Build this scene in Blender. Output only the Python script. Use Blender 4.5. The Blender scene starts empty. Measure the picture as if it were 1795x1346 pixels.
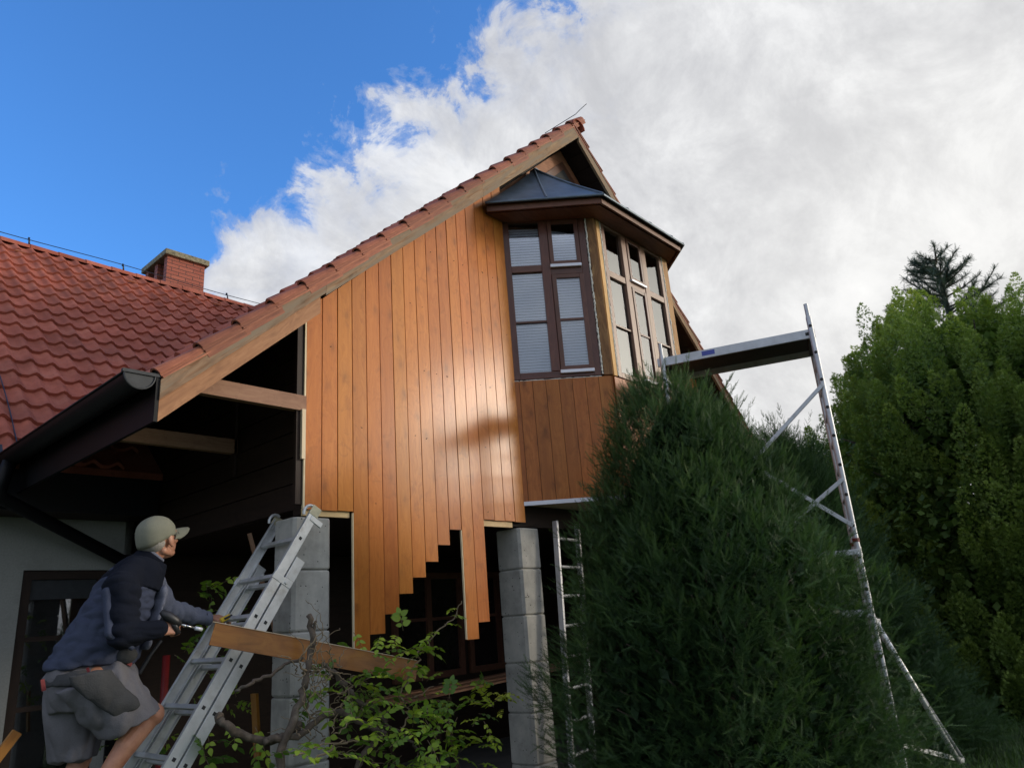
import bpy, bmesh, math, random
import numpy as np
from mathutils import Vector, Matrix, noise as mnoise
random.seed(7); rng = np.random.default_rng(7)
S = bpy.context.scene
R_ = math.radians

# ---------------------------------------------------------------- camera
PX, PY, FOC = 897.5, 673.0, 1281.2
pit, rol, yaw = R_(17.717), R_(-4.444), R_(49.029)
_f = Vector((math.sin(yaw)*math.cos(pit), math.cos(yaw)*math.cos(pit), math.sin(pit)))
_r = Vector((math.cos(yaw), -math.sin(yaw), 0)); _u = _r.cross(_f)
CR = _r*math.cos(rol) + _u*math.sin(rol); CU = _u*math.cos(rol) - _r*math.sin(rol)
CAM = Vector((0, 0, 1.55))
cd = bpy.data.cameras.new("camera"); cam = bpy.data.objects.new("camera", cd); S.collection.objects.link(cam)
m3 = Matrix((CR, CU, -_f)).transposed(); cam.matrix_world = Matrix.Translation(CAM) @ m3.to_4x4()
cd.sensor_width = 36; cd.lens = FOC/1795*36; cd.clip_end = 2000; cd.clip_start = 0.05
S.camera = cam
S.render.resolution_x = 1024; S.render.resolution_y = 767

def ray(px, py): return CR*((px-PX)/FOC) - CU*((py-PY)/FOC) + _f
def onY(px, py, Y): d = ray(px, py); return CAM + d*(Y/d.y)
def onX(px, py, X): d = ray(px, py); return CAM + d*(X/d.x)
def onZ(px, py, Z): d = ray(px, py); return CAM + d*((Z-CAM.z)/d.z)

# ---------------------------------------------------------------- light
SUN_AZ, SUN_EL = R_(133), R_(14.5)           # azimuth clockwise from +Y
S.view_settings.view_transform = 'Standard'; S.view_settings.look = 'None'
S.view_settings.gamma = 1; S.view_settings.exposure = 0.42; S.view_settings.use_curve_mapping = False
ld = bpy.data.lights.new("sun", 'SUN'); ld.energy = 1.25; ld.angle = R_(10); ld.color = (1, .88, .72)
sun = bpy.data.objects.new("sun", ld); S.collection.objects.link(sun)
sd = Vector((math.sin(SUN_AZ)*math.cos(SUN_EL), math.cos(SUN_AZ)*math.cos(SUN_EL), math.sin(SUN_EL)))
sun.rotation_euler = sd.to_track_quat('Z', 'Y').to_euler(); sun.location = sd*60

class NT:
    """tiny node-tree helper"""
    def __init__(s, tree): s.t = tree; s.t.nodes.clear()
    def n(s, ty, **kw):
        x = s.t.nodes.new(ty)
        for k, v in kw.items():
            if k == 'ins':
                for a, b in v.items():
                    if hasattr(b, 'is_linked') or isinstance(b, bpy.types.NodeSocket): s.t.links.new(b, x.inputs[a])
                    else: x.inputs[a].default_value = b
            else: setattr(x, k, v)
        return x
    def math(s, op, a, b=0., c=0., clamp=False):
        x = s.n('ShaderNodeMath', operation=op, use_clamp=clamp)
        for i, v in enumerate((a, b, c)):
            if isinstance(v, bpy.types.NodeSocket): s.t.links.new(v, x.inputs[i])
            else: x.inputs[i].default_value = v
        return x.outputs[0]
    def vmath(s, op, a, b=(0, 0, 0)):
        x = s.n('ShaderNodeVectorMath', operation=op)
        for i, v in enumerate((a, b)):
            if isinstance(v, bpy.types.NodeSocket): s.t.links.new(v, x.inputs[i])
            else: x.inputs[i].default_value = v
        return x.outputs['Value'] if op in ('DOT_PRODUCT', 'LENGTH') else x.outputs[0]
    def ramp(s, fac, stops, interp='LINEAR'):
        x = s.n('ShaderNodeValToRGB'); cr = x.color_ramp; cr.interpolation = interp
        while len(cr.elements) < len(stops): cr.elements.new(.5)
        for e, (p, c) in zip(cr.elements, stops):
            e.position = p; e.color = (*c, 1) if isinstance(c, tuple) else (c, c, c, 1)
        s.t.links.new(fac, x.inputs[0]); return x.outputs[0]
    def mix(s, fac, a, b, blend='MIX'):
        x = s.n('ShaderNodeMix', data_type='RGBA', blend_type=blend)
        for i, v in ((0, fac), (6, a), (7, b)):
            if isinstance(v, bpy.types.NodeSocket): s.t.links.new(v, x.inputs[i])
            else: x.inputs[i].default_value = (*v, 1) if isinstance(v, tuple) else v
        return x.outputs[2]
    def noise(s, vec, scale, detail=3, rough=.5, dist=0.):
        x = s.n('ShaderNodeTexNoise', ins={'Scale': scale, 'Detail': detail, 'Roughness': rough, 'Distortion': dist})
        s.t.links.new(vec, x.inputs['Vector']); return x.outputs[0]

# ---------------------------------------------------------------- sky
W = bpy.data.worlds.new("World"); S.world = W; W.use_nodes = True
w = NT(W.node_tree)
gen = w.n('ShaderNodeTexCoord').outputs['Generated']
sky = w.n('ShaderNodeTexSky', sky_type='NISHITA', sun_disc=False, sun_elevation=SUN_EL, sun_rotation=SUN_AZ, air_density=1.0, dust_density=.3, ozone_density=3.0)
blue = w.mix(1., sky.outputs[0], (.50, .90, 1.35), 'MULTIPLY')
sep = w.n('ShaderNodeSeparateXYZ'); w.t.links.new(gen, sep.inputs[0])
zz = w.math('MAXIMUM', sep.outputs[2], 0.0)
den = w.math('ADD', zz, .22)
cmb = w.n('ShaderNodeCombineXYZ')
w.t.links.new(w.math('DIVIDE', sep.outputs[0], den), cmb.inputs[0])
w.t.links.new(w.math('DIVIDE', sep.outputs[1], den), cmb.inputs[1])
pl = cmb.outputs[0]
d1 = ray(940, -40).normalized(); d2 = ray(380, 470).normalized()
nrm = d2.cross(d1).normalized()
if nrm.dot(ray(1500, 300)) < 0: nrm = -nrm
side = w.vmath('DOT_PRODUCT', gen, tuple(nrm))
n1 = w.noise(gen, 3.6, 9, .58, .2); n2 = w.noise(gen, 12., 9, .62, .3)
edge = w.math('ADD', w.math('ADD', side, .012), w.math('MULTIPLY', w.math('SUBTRACT', n1, .5), .34))
edge = w.math('ADD', edge, w.math('MULTIPLY', w.math('SUBTRACT', n2, .5), .44))
cov = w.ramp(w.math('ADD', w.math('MULTIPLY', edge, 2.2), .5), [(.47, 0.), (.53, .22), (.575, .72), (.64, .93), (.80, 1.)])
# brightness inside the cloud deck: long streaks, grey bellies, bright towards the hidden sun at low right
mp = w.n('ShaderNodeMapping', ins={'Rotation': (0, 0, R_(-28)), 'Scale': (1.0, 1.7, 1)}); w.t.links.new(pl, mp.inputs[0])
n3 = w.noise(mp.outputs[0], 1.9, 10, .62, .4)
n4 = w.noise(gen, 7.5, 12, .68, .35)
cl = w.math('ADD', w.math('MULTIPLY', n3, .5), w.math('MULTIPLY', n4, .5))
ccol = w.ramp(cl, [(.34, (.37, .38, .41)), (.44, (.44, .45, .48)), (.51, (.53, .54, .565)), (.58, (.64, .65, .67)), (.68, (.73, .735, .75))])
glow = w.vmath('DOT_PRODUCT', gen, tuple(ray(1820, 560).normalized()))
glow = w.math('POWER', w.math('MAXIMUM', glow, 0.), 9.)
ccol = w.mix(w.math('MULTIPLY', glow, .35), ccol, (.82, .79, .72))
bk = w.vmath('DOT_PRODUCT', gen, tuple(Vector((-_f.x, -_f.y, .25)).normalized()))  # unseen cloud added behind the camera to neutralise the blue fill light
bk = w.ramp(w.math('ADD', bk, w.math('MULTIPLY', w.math('SUBTRACT', n1, .5), .5)), [(.05, 0.), (.45, .8)])
cov = w.math('MAXIMUM', cov, bk)
skyc = w.mix(cov, w.mix(1., blue, (.200, .196, .190), 'MULTIPLY'), ccol)
# bright veiled cloud around the sun itself (behind the camera to the right)
sg = w.math('POWER', w.math('MAXIMUM', w.vmath('DOT_PRODUCT', gen, tuple(sd)), 0.), 30.)
skyc = w.mix(sg, skyc, (5.2, 4.8, 4.0))
bg = w.n('ShaderNodeBackground', ins={'Strength': 1.0}); w.t.links.new(skyc, bg.inputs[0])
wo = w.n('ShaderNodeOutputWorld'); w.t.links.new(bg.outputs[0], wo.inputs[0])

# ---------------------------------------------------------------- materials
M = {}
def newmat(name):
    m = bpy.data.materials.new(name); m.use_nodes = True; M[name] = m
    return m, NT(m.node_tree)
def finish(t, col, rough=.5, metal=0., bump=None, bstr=.3, bdist=.01, **extra):
    b = t.n('ShaderNodeBsdfPrincipled')
    for k, v in (('Base Color', col), ('Roughness', rough), ('Metallic', metal)):
        if isinstance(v, bpy.types.NodeSocket): t.t.links.new(v, b.inputs[k])
        else: b.inputs[k].default_value = (*v, 1) if isinstance(v, tuple) else v
    for k, v in extra.items():
        k = k.replace('_', ' ')
        if isinstance(v, bpy.types.NodeSocket): t.t.links.new(v, b.inputs[k])
        else: b.inputs[k].default_value = (*v, 1) if isinstance(v, tuple) and len(v) == 3 and 'Color' in k else v
    if bump is not None:
        bp = t.n('ShaderNodeBump', ins={'Strength': bstr, 'Distance': bdist}); t.t.links.new(bump, bp.inputs['Height'])
        t.t.links.new(bp.outputs[0], b.inputs['Normal'])
    o = t.n('ShaderNodeOutputMaterial'); t.t.links.new(b.outputs[0], o.inputs[0]); return b
def attr(t, nm):
    a = t.n('ShaderNodeAttribute', attribute_name=nm); return a
def objc(t): return t.n('ShaderNodeTexCoord').outputs['Object']
def vscale(t, vec, sc, off=None):
    x = t.n('ShaderNodeMapping', ins={'Scale': sc}); t.t.links.new(vec, x.inputs[0])
    if off is not None: t.t.links.new(off, x.inputs['Location'])
    return x.outputs[0]

def wood(name, lo, mid, hi, rough=.5, knots=.6, coat=0., grey=None, coatr=.15, bstr=.25):
    m, t = newmat(name)
    loc = attr(t, 'loc').outputs['Vector']; rnd = attr(t, 'rnd').outputs['Fac']
    off = t.vmath('MULTIPLY', t.n('ShaderNodeCombineXYZ', ins={0: rnd, 1: rnd, 2: rnd}).outputs[0], (37., 11., 5.))
    p = t.vmath('ADD', loc, off)
    warp = t.noise(vscale(t, p, (2.2, 7, 7)), 1., 2)
    wv = t.vmath('ADD', vscale(t, p, (.9, 26, 26)), t.vmath('MULTIPLY', t.n('ShaderNodeCombineXYZ', ins={1: warp, 2: warp}).outputs[0], (0, 9., 9.)))
    g = t.noise(wv, 1.0, 4, .6)
    fine = t.noise(vscale(t, p, (6, 240, 240)), 1., 2)
    gg = t.math('ADD', t.math('MULTIPLY', g, .75), t.math('MULTIPLY', fine, .25))
    col = t.ramp(gg, [(.30, lo), (.5, mid), (.70, hi)])
    # board to board difference
    hs = t.n('ShaderNodeHueSaturation')
    t.t.links.new(col, hs.inputs['Color'])
    t.t.links.new(t.math('ADD', .90, t.math('MULTIPLY', t.math('FRACT', t.math('MULTIPLY', rnd, 7.31)), .20)), hs.inputs['Value'])
    t.t.links.new(t.math('ADD', .494, t.math('MULTIPLY', t.math('FRACT', t.math('MULTIPLY', rnd, 3.77)), .012)), hs.inputs['Hue'])
    col = hs.outputs[0]
    if knots:
        vo = t.n('ShaderNodeTexVoronoi', voronoi_dimensions='2D', ins={'Scale': 1.0, 'Randomness': 1.0}); t.t.links.new(vscale(t, p, (3.6, 6.2, 3.)), vo.inputs['Vector'])
        kd = t.math('ADD', vo.outputs['Distance'], t.math('MULTIPLY', t.math('SUBTRACT', g, .5), .16))
        kn = t.ramp(kd, [(.06, 1.), (.12, .5), (.24, .16), (.36, 0.)])
        sx_ = t.n('ShaderNodeSeparateColor'); t.t.links.new(vo.outputs['Color'], sx_.inputs[0])
        kn = t.math('MULTIPLY', kn, t.ramp(sx_.outputs[0], [(.42, 0.), (.62, .5), (.95, 1.)]))
        col = t.mix(t.math('MULTIPLY', kn, knots), col, tuple(c*.28 for c in lo))
        # faint blotches where the stain took unevenly
        bl = t.ramp(t.noise(vscale(t, p, (7., 8, 5)), 1., 6, .7, 1.2), [(.54, 0.), (.70, 1.)])
        col = t.mix(t.math('MULTIPLY', bl, .38), col, tuple(c*.55 for c in lo))
    if grey:
        gr = t.ramp(t.noise(vscale(t, p, (2., 22, 12)), 1., 4, .6), [(.38, 0.), (.60, 1.)])
        col = t.mix(gr, col, grey)
    ex = {}
    if coat: ex = dict(Coat_Weight=coat, Coat_Roughness=coatr)
    rr = t.math('ADD', rough-.06, t.math('MULTIPLY', fine, .12))
    finish(t, col, rr, bump=gg, bstr=bstr, bdist=.002, Specular_IOR_Level=.3, **ex)
wood('varnished_cladding', (.41, .118, .013), (.49, .152, .019), (.55, .188, .030), .66, .42, .20, coatr=.18)
wood('bay_cladding', (.30, .092, .018), (.39, .128, .026), (.46, .165, .038), .6, .55, .2, coatr=.3)
wood('fresh_pine', (.60, .40, .19), (.72, .52, .27), (.80, .62, .36), .6, .3)
wood('cream_edge', (.62, .48, .30), (.74, .60, .40), (.80, .68, .48), .6, 0)
wood('reddish_trim', (.24, .10, .045), (.34, .15, .070), (.43, .21, .105), .6, .5)
wood('weathered_trim', (.15, .075, .035), (.30, .18, .10), (.40, .28, .17), .85, .6, grey=(.24, .185, .13), bstr=1.)
wood('window_wood', (.075, .030, .018), (.115, .045, .027), (.15, .062, .036), .38, 0, .3)
wood('window_wood_lit', (.15, .08, .055), (.22, .12, .08), (.28, .16, .11), .4, 0, .2)  # paler copy of the window wood: brighter light on front frames put into colour
wood('fascia_wood', (.10, .042, .026), (.16, .068, .042), (.21, .09, .055), .5, .2)
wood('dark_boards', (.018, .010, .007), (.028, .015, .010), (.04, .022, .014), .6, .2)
wood('porch_beam', (.20, .105, .06), (.30, .16, .095), (.38, .22, .13), .65, .3)
wood('old_post', (.26, .13, .06), (.40, .21, .09), (.52, .31, .14), .7, .6, bstr=.6)
wood('dark_post', (.13, .06, .028), (.24, .12, .055), (.42, .24, .10), .75, .6, bstr=.6)
wood('yellow_post', (.42, .24, .08), (.58, .36, .13), (.68, .46, .20), .65, .3)
wood('loose_board', (.20, .075, .010), (.28, .112, .015), (.34, .15, .024), .5, .5, .25)

def simple(name, col, rough=.5, metal=0., var=.15, scale=8., bstr=0., dirt=None, dirtc=(.05, .05, .05), **ex):
    m, t = newmat(name); oc = objc(t)
    nz = t.noise(oc, scale, 5, .6)
    c = t.ramp(nz, [(.3, tuple(max(0, x*(1-var)) for x in col)), (.7, tuple(x*(1+var) for x in col))])
    if dirt: c = t.mix(t.ramp(t.noise(oc, dirt, 6, .65), [(.55, 0.), (.75, .8)]), c, dirtc)
    finish(t, c, rough, metal, bump=nz if bstr else None, bstr=bstr, bdist=.004, **ex)
simple('aluminium', (.62, .63, .63), .48, .55, .12, 14, .05, dirt=9, dirtc=(.40, .38, .34))
simple('scaffold_metal', (.50, .51, .53), .5, .5, .12, 10, .05, dirt=7, dirtc=(.33, .34, .34))
simple('plastic_yellow', (.60, .54, .36), .5, 0, .2, 20, dirt=20, dirtc=(.3, .28, .2))
simple('dark_plastic', (.02, .02, .022), .45)
simple('yellow_tool', (.75, .5, .03), .45)
simple('black_gutter', (.0025, .0027, .0035), .55, 0., .3, 12, .05, Specular_IOR_Level=.25)
simple('zinc_cap', (.035, .038, .042), .6, .3, .2, 20, .1)
simple('bay_metal', (.12, .155, .195), .42, .4, .25, 5, .12, dirt=4, dirtc=(.07, .08, .09))
simple('roof_mortar', (.35, .33, .30), .9, 0, .2, 30, .5)
simple('render_white', (.30, .30, .275), .95, 0, .10, 70, .5, dirt=2.2, dirtc=(.20, .20, .18))
simple('steel_rod', (.6, .6, .6), .25, 1.)
simple('white_strip', (.72, .74, .8), .35, .2, .05, 9)
simple('foam', (.62, .62, .56), .95, 0, .2, 60, .8)
simple('red_paint', (.16, .008, .010), .5)
simple('label_blue', (.05, .07, .35), .4)
simple('plywood_dark', (.03, .028, .026), .6, 0, .3, 5)
simple('shoe_leather', (.06, .05, .04), .6)
simple('paving', (.13, .125, .115), .9, 0, .2, 3, .3)
simple('wire_metal', (.04, .045, .055), .4, .7)
simple('hair_grey', (.30, .28, .25), .8, 0, .2, 120, .3)
simple('lens_dark', (.02, .015, .015), .08)
simple('glass_frame', (.25, .25, .25), .3, .8)
simple('bark', (.085, .065, .048), .9, 0, .4, 28, .9, dirt=12, dirtc=(.16, .15, .12))
simple('twig', (.20, .15, .09), .8, 0, .3, 20, .3)

m, t = newmat('concrete')                       # cast blocks with pores and water marks
oc = objc(t); nz = t.noise(oc, 5, 8, .65); po = t.n('ShaderNodeTexVoronoi', ins={'Scale': 26.}); t.t.links.new(oc, po.inputs['Vector'])
pore = t.ramp(t.math('ADD', po.outputs['Distance'], t.math('MULTIPLY', t.noise(oc, 9, 2), .35)), [(.265, 1.), (.30, 0.)])
c = t.ramp(nz, [(.3, (.27, .265, .24)), (.5, (.40, .39, .355)), (.72, (.52, .50, .45))])
st = t.ramp(t.noise(vscale(t, oc, (7, 7, .8)), 1., 4, .6), [(.5, 0.), (.75, .55)])
c = t.mix(st, c, (.27, .26, .24)); c = t.mix(pore, c, (.06, .06, .055))
finish(t, c, .9, bump=t.math('SUBTRACT', nz, pore), bstr=.5, bdist=.004)

m, t = newmat('clay_tile')
rnd = attr(t, 'rnd').outputs['Fac']; oc = objc(t)
c = t.ramp(t.noise(oc, 3.2, 6, .62), [(.3, (.26, .075, .048)), (.52, (.36, .108, .070)), (.72, (.43, .155, .105))])
hs = t.n('ShaderNodeHueSaturation'); t.t.links.new(c, hs.inputs['Color']); t.t.links.new(t.math('ADD', .80, t.math('MULTIPLY', rnd, .40)), hs.inputs['Value'])
c = t.mix(t.ramp(t.noise(oc, 26, 5, .7), [(.56, 0.), (.74, .6)]), hs.outputs[0], (.09, .05, .04))
c = t.mix(t.ramp(t.noise(oc, 1.1, 5, .65), [(.50, 0.), (.70, .45)]), c, (.17, .075, .06))
c = t.mix(t.ramp(t.noise(oc, 48, 4, .6), [(.70, 0.), (.74, .55)]), c, (.42, .36, .27))
finish(t, c, .85, bump=t.noise(oc, 60, 3), bstr=.2, bdist=.004, Specular_IOR_Level=.2)
m, t = newmat('verge_tile')
oc = objc(t); rnd = attr(t, 'rnd').outputs['Fac']
c = t.ramp(t.noise(vscale(t, attr(t, 'loc').outputs['Vector'], (5, 40, 40)), 1., 5, .6), [(.3, (.15, .045, .024)), (.5, (.31, .10, .05)), (.7, (.42, .16, .085))])
hs = t.n('ShaderNodeHueSaturation'); t.t.links.new(c, hs.inputs['Color']); t.t.links.new(t.math('ADD', .8, t.math('MULTIPLY', rnd, .4)), hs.inputs['Value'])
finish(t, hs.outputs[0], .7, bump=t.noise(oc, 40, 3), bstr=.2, bdist=.003)

m, t = newmat('brick')                          # chimney: courses mapped on position
oc = objc(t); sp = t.n('ShaderNodeSeparateXYZ'); t.t.links.new(oc, sp.inputs[0])
cb = t.n('ShaderNodeCombineXYZ'); t.t.links.new(t.math('ADD', sp.outputs[0], sp.outputs[1]), cb.inputs[0]); t.t.links.new(sp.outputs[2], cb.inputs[1])
bt = t.n('ShaderNodeTexBrick', ins={'Color1': (.30, .075, .045, 1), 'Color2': (.38, .11, .065, 1), 'Mortar': (.06, .03, .025, 1), 'Scale': 1., 'Mortar Size': .006, 'Brick Width': .25, 'Row Height': .068, 'Bias': -.1})
t.t.links.new(cb.outputs[0], bt.inputs['Vector'])
c = t.mix(t.noise(oc, 9, 5), bt.outputs[0], (.30, .12, .09), 'MIX')
c = t.mix(.25, bt.outputs[0], c)
finish(t, c, .8, bump=t.math('SUBTRACT', 1., bt.outputs['Fac']), bstr=.7, bdist=.008)
m, t = newmat('mossy_concrete')
oc = objc(t); c = t.ramp(t.noise(oc, 22, 8, .75), [(.38, (.07, .065, .04)), (.5, (.22, .20, .13)), (.62, (.34, .30, .20))])
finish(t, c, .95, bump=t.noise(oc, 30, 6), bstr=.6, bdist=.01)

m, t = newmat('window_glass')
b = finish(t, (.9, .93, .95), .015, IOR=1.5)
tr = t.n('ShaderNodeBsdfTransparent', ins={'Color': (.94, .95, .96, 1)}); gl = t.n('ShaderNodeBsdfGlossy', ins={'Roughness': .012, 'Color': (.95, .97, 1, 1)})
fr = t.n('ShaderNodeFresnel', ins={'IOR': 2.0}); mx = t.n('ShaderNodeMixShader')
t.t.links.new(fr.outputs[0], mx.inputs[0]); t.t.links.new(tr.outputs[0], mx.inputs[1]); t.t.links.new(gl.outputs[0], mx.inputs[2])
t.t.links.new(mx.outputs[0], [n for n in t.t.nodes if n.type == 'OUTPUT_MATERIAL'][0].inputs[0])
simple('blind_fabric', (.86, .88, .93), .8, 0, .04, 3)
simple('room_dark', (.03, .03, .03), .9)
simple('curtain', (.88, .89, .90), .9, 0, .08, 6)

def leafmat(name, cols, rough=.5, trans=.25, scale=2.5):
    m, t = newmat(name)
    rnd = attr(t, 'rnd').outputs['Fac']; oc = objc(t)
    f = t.math('ADD', t.math('MULTIPLY', rnd, .6), t.math('MULTIPLY', t.noise(oc, scale, 4, .6), .4))
    n = len(cols); c = t.ramp(f, [(.12+.76*i/(n-1), cc) for i, cc in enumerate(cols)])
    b = finish(t, c, rough)
    tl = t.n('ShaderNodeBsdfTranslucent'); t.t.links.new(t.mix(1., c, (1.1, 1.25, .6), 'MULTIPLY'), tl.inputs[0])
    mx = t.n('ShaderNodeMixShader', ins={0: trans}); t.t.links.new(b.outputs[0], mx.inputs[1]); t.t.links.new(tl.outputs[0], mx.inputs[2])
    t.t.links.new(mx.outputs[0], [q for q in t.t.nodes if q.type == 'OUTPUT_MATERIAL'][0].inputs[0])
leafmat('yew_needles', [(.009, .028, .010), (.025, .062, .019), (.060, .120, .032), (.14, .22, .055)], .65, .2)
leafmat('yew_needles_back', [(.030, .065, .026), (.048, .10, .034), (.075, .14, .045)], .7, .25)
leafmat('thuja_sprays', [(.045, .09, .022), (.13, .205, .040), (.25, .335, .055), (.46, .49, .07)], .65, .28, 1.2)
leafmat('spruce_needles', [(.04, .065, .055), (.07, .105, .085), (.11, .14, .11)], .7, .2)
leafmat('vine_leaves', [(.05, .12, .018), (.12, .23, .025), (.25, .38, .035), (.42, .54, .05)], .5, .4)
leafmat('lime_leaves', [(.22, .34, .03), (.38, .48, .05), (.50, .55, .08)], .4, .4)
leafmat('grass_blades', [(.03, .07, .015), (.06, .12, .025), (.09, .16, .035)], .6, .2)

def cloth(name, col, var=.2, scale=150., rough=.95, bstr=.35):
    m, t = newmat(name); oc = objc(t)
    c = t.ramp(t.noise(oc, 7, 4), [(.3, tuple(x*(1-var) for x in col)), (.7, tuple(x*(1+var) for x in col))])
    c = t.mix(.5, c, t.mix(t.noise(oc, scale, 2), tuple(x*.7 for x in col), tuple(x*1.3 for x in col)))
    h = t.math('ADD', t.math('MULTIPLY', t.noise(oc, scale, 2), .2), t.noise(vscale(t, oc, (9, 9, 14)), 1., 3, .5, .6))
    finish(t, c, rough, bump=h, bstr=bstr, bdist=.02, Specular_IOR_Level=.15)
cloth('jacket_blue', (.046, .055, .088)); cloth('jacket_black', (.007, .009, .016)); cloth('jacket_grey', (.155, .165, .21))
cloth('shorts_grey', (.145, .14, .152)); cloth('shorts_dark', (.055, .056, .058)); cloth('cap_khaki', (.195, .195, .150), .12, 260., .9, .2)
m, t = newmat('skin')
oc = objc(t); c = t.ramp(t.noise(oc, 14, 5, .6), [(.3, (.36, .155, .09)), (.55, (.47, .225, .14)), (.75, (.54, .28, .18))])
finish(t, c, .5, bump=t.noise(oc, 90, 4), bstr=.2, bdist=.003, Subsurface_Weight=.12, Subsurface_Radius=(.02, .008, .004), Subsurface_Scale=.5)
m, t = newmat('lawn')
oc = objc(t); c = t.ramp(t.noise(oc, 6, 8, .7), [(.3, (.025, .045, .012)), (.6, (.05, .09, .02)), (.75, (.09, .10, .04))])
finish(t, c, .95, bump=t.noise(oc, 40, 5), bstr=.8, bdist=.03)

# ---------------------------------------------------------------- mesh builder
def tag(o, label=None, cat=None, group=None, kind=None):
    if label: o['label'] = label
    if cat: o['category'] = cat
    if group: o['group'] = group
    if kind: o['kind'] = kind
    return o
def empty(name, loc, label, cat, group=None):
    o = bpy.data.objects.new(name, None); S.collection.objects.link(o); o.location = loc; o.empty_display_size = .2
    return tag(o, label, cat, group)
def worldloc(o):
    v = Vector((0, 0, 0))
    while o: v = v + o.location; o = o.parent
    return v
def finish_obj(name, me, mat, parent):
    o = bpy.data.objects.new(name, me); S.collection.objects.link(o)
    if mat: me.materials.append(M[mat])
    if parent:
        o.parent = parent; off = worldloc(parent)
        n = len(me.vertices); a = np.empty(n*3, dtype=np.float32); me.vertices.foreach_get('co', a)
        a = a.reshape(-1, 3) - np.array(off, dtype=np.float32); me.vertices.foreach_set('co', a.ravel()); me.update()
    return o
class MB:
    def __init__(s): s.v = []; s.f = []; s.loc = []; s.rnd = []; s.marks = []
    def add(s, vs, fs, locs=None, rnd=None):
        b = len(s.v); s.marks.append(b); s.v += [Vector(v) for v in vs]; s.f += [tuple(b+i for i in f) for f in fs]
        s.loc += [tuple(l) for l in (locs if locs is not None else vs)]
        s.rnd += [random.random() if rnd is None else rnd]*len(vs) if True else []
        return s
    def oriented(s, c, ax, ay, az, hx, hy, hz, rnd=None):
        """box: centre, three unit axes, half sizes; loc x = along ax"""
        c = Vector(c); vs = []; ls = []
        for i in (-1, 1):
            for j in (-1, 1):
                for k in (-1, 1):
                    vs.append(c+ax*(i*hx)+ay*(j*hy)+az*(k*hz)); ls.append((i*hx, j*hy, k*hz))
        return s.add(vs, [(0, 1, 3, 2), (4, 6, 7, 5), (0, 4, 5, 1), (2, 3, 7, 6), (0, 2, 6, 4), (1, 5, 7, 3)], ls, rnd if rnd is not None else random.random())
    def box(s, x0, x1, y0, y1, z0, z1, grain='x', rnd=None):
        X, Y, Z = Vector((1, 0, 0)), Vector((0, 1, 0)), Vector((0, 0, 1))
        c = ((x0+x1)/2, (y0+y1)/2, (z0+z1)/2); h = ((x1-x0)/2, (y1-y0)/2, (z1-z0)/2)
        if grain == 'x': return s.oriented(c, X, Y, Z, h[0], h[1], h[2], rnd)
        if grain == 'y': return s.oriented(c, Y, -X, Z, h[1], h[0], h[2], rnd)
        return s.oriented(c, Z, X, Y, h[2], h[0], h[1], rnd)
    def beam(s, p0, p1, wd, ht, up=(0, 0, 1), rnd=None):
        p0 = Vector(p0); p1 = Vector(p1); ax = (p1-p0); L = ax.length; ax.normalize()
        ay = Vector(up).cross(ax).normalized(); az = ax.cross(ay)
        return s.oriented((p0+p1)/2, ax, ay, az, L/2, wd/2, ht/2, rnd)
    def tube(s, pts, r, n=8, cap=True, rnd=None):
        pts = [Vector(p) for p in pts]; k = len(pts); rs = r if isinstance(r, (list, tuple)) else [r]*k
        vs = []; ls = []; fs = []; L = 0; prev = None
        for i, p in enumerate(pts):
            d = (pts[min(i+1, k-1)]-pts[max(i-1, 0)]).normalized()
            if prev is None: a = d.orthogonal().normalized()
            else: a = (prev - d*prev.dot(d)); a = a.normalized() if a.length > 1e-5 else d.orthogonal().normalized()
            prev = a; b = d.cross(a)
            if i: L += (p-pts[i-1]).length
            for j in range(n):
                an = 2*math.pi*j/n; vs.append(p+(a*math.cos(an)+b*math.sin(an))*rs[i]); ls.append((L, math.cos(an)*rs[i], math.sin(an)*rs[i]))
        for i in range(k-1):
            for j in range(n):
                fs.append((i*n+j, i*n+(j+1) % n, (i+1)*n+(j+1) % n, (i+1)*n+j))
        if cap: fs.append(tuple(range(n-1, -1, -1))); fs.append(tuple((k-1)*n+j for j in range(n)))
        return s.add(vs, fs, ls, rnd if rnd is not None else random.random())
    def prism(s, poly, off, rnd=None):
        """planar polygon extruded by the vector off"""
        n = len(poly); off = Vector(off); a = [Vector(p) for p in poly]
        return s.add(a+[p+off for p in a], [tuple(range(n-1, -1, -1)), tuple(range(n, 2*n))]+[(i, (i+1) % n, n+(i+1) % n, n+i) for i in range(n)], None, rnd if rnd is not None else random.random())
    def build(s, name, mat, parent=None, smooth=False, bevel=0., label=None):
        me = bpy.data.meshes.new(name); me.from_pydata([tuple(v) for v in s.v], [], s.f)
        a = me.attributes.new('loc', 'FLOAT_VECTOR', 'POINT'); a.data.foreach_set('vector', np.array(s.loc, dtype=np.float32).ravel())
        a = me.attributes.new('rnd', 'FLOAT', 'POINT'); a.data.foreach_set('value', np.array(s.rnd, dtype=np.float32))
        bm = bmesh.new(); bm.from_mesh(me); bmesh.ops.recalc_face_normals(bm, faces=bm.faces); bm.to_mesh(me); bm.free()
        if smooth: me.shade_smooth()
        o = finish_obj(name, me, mat, parent)
        if bevel:
            b = o.modifiers.new('bevel', 'BEVEL'); b.width = bevel; b.segments = 2; b.limit_method = 'ANGLE'; b.angle_limit = R_(50)
        if label: o['label'] = label
        return o
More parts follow.
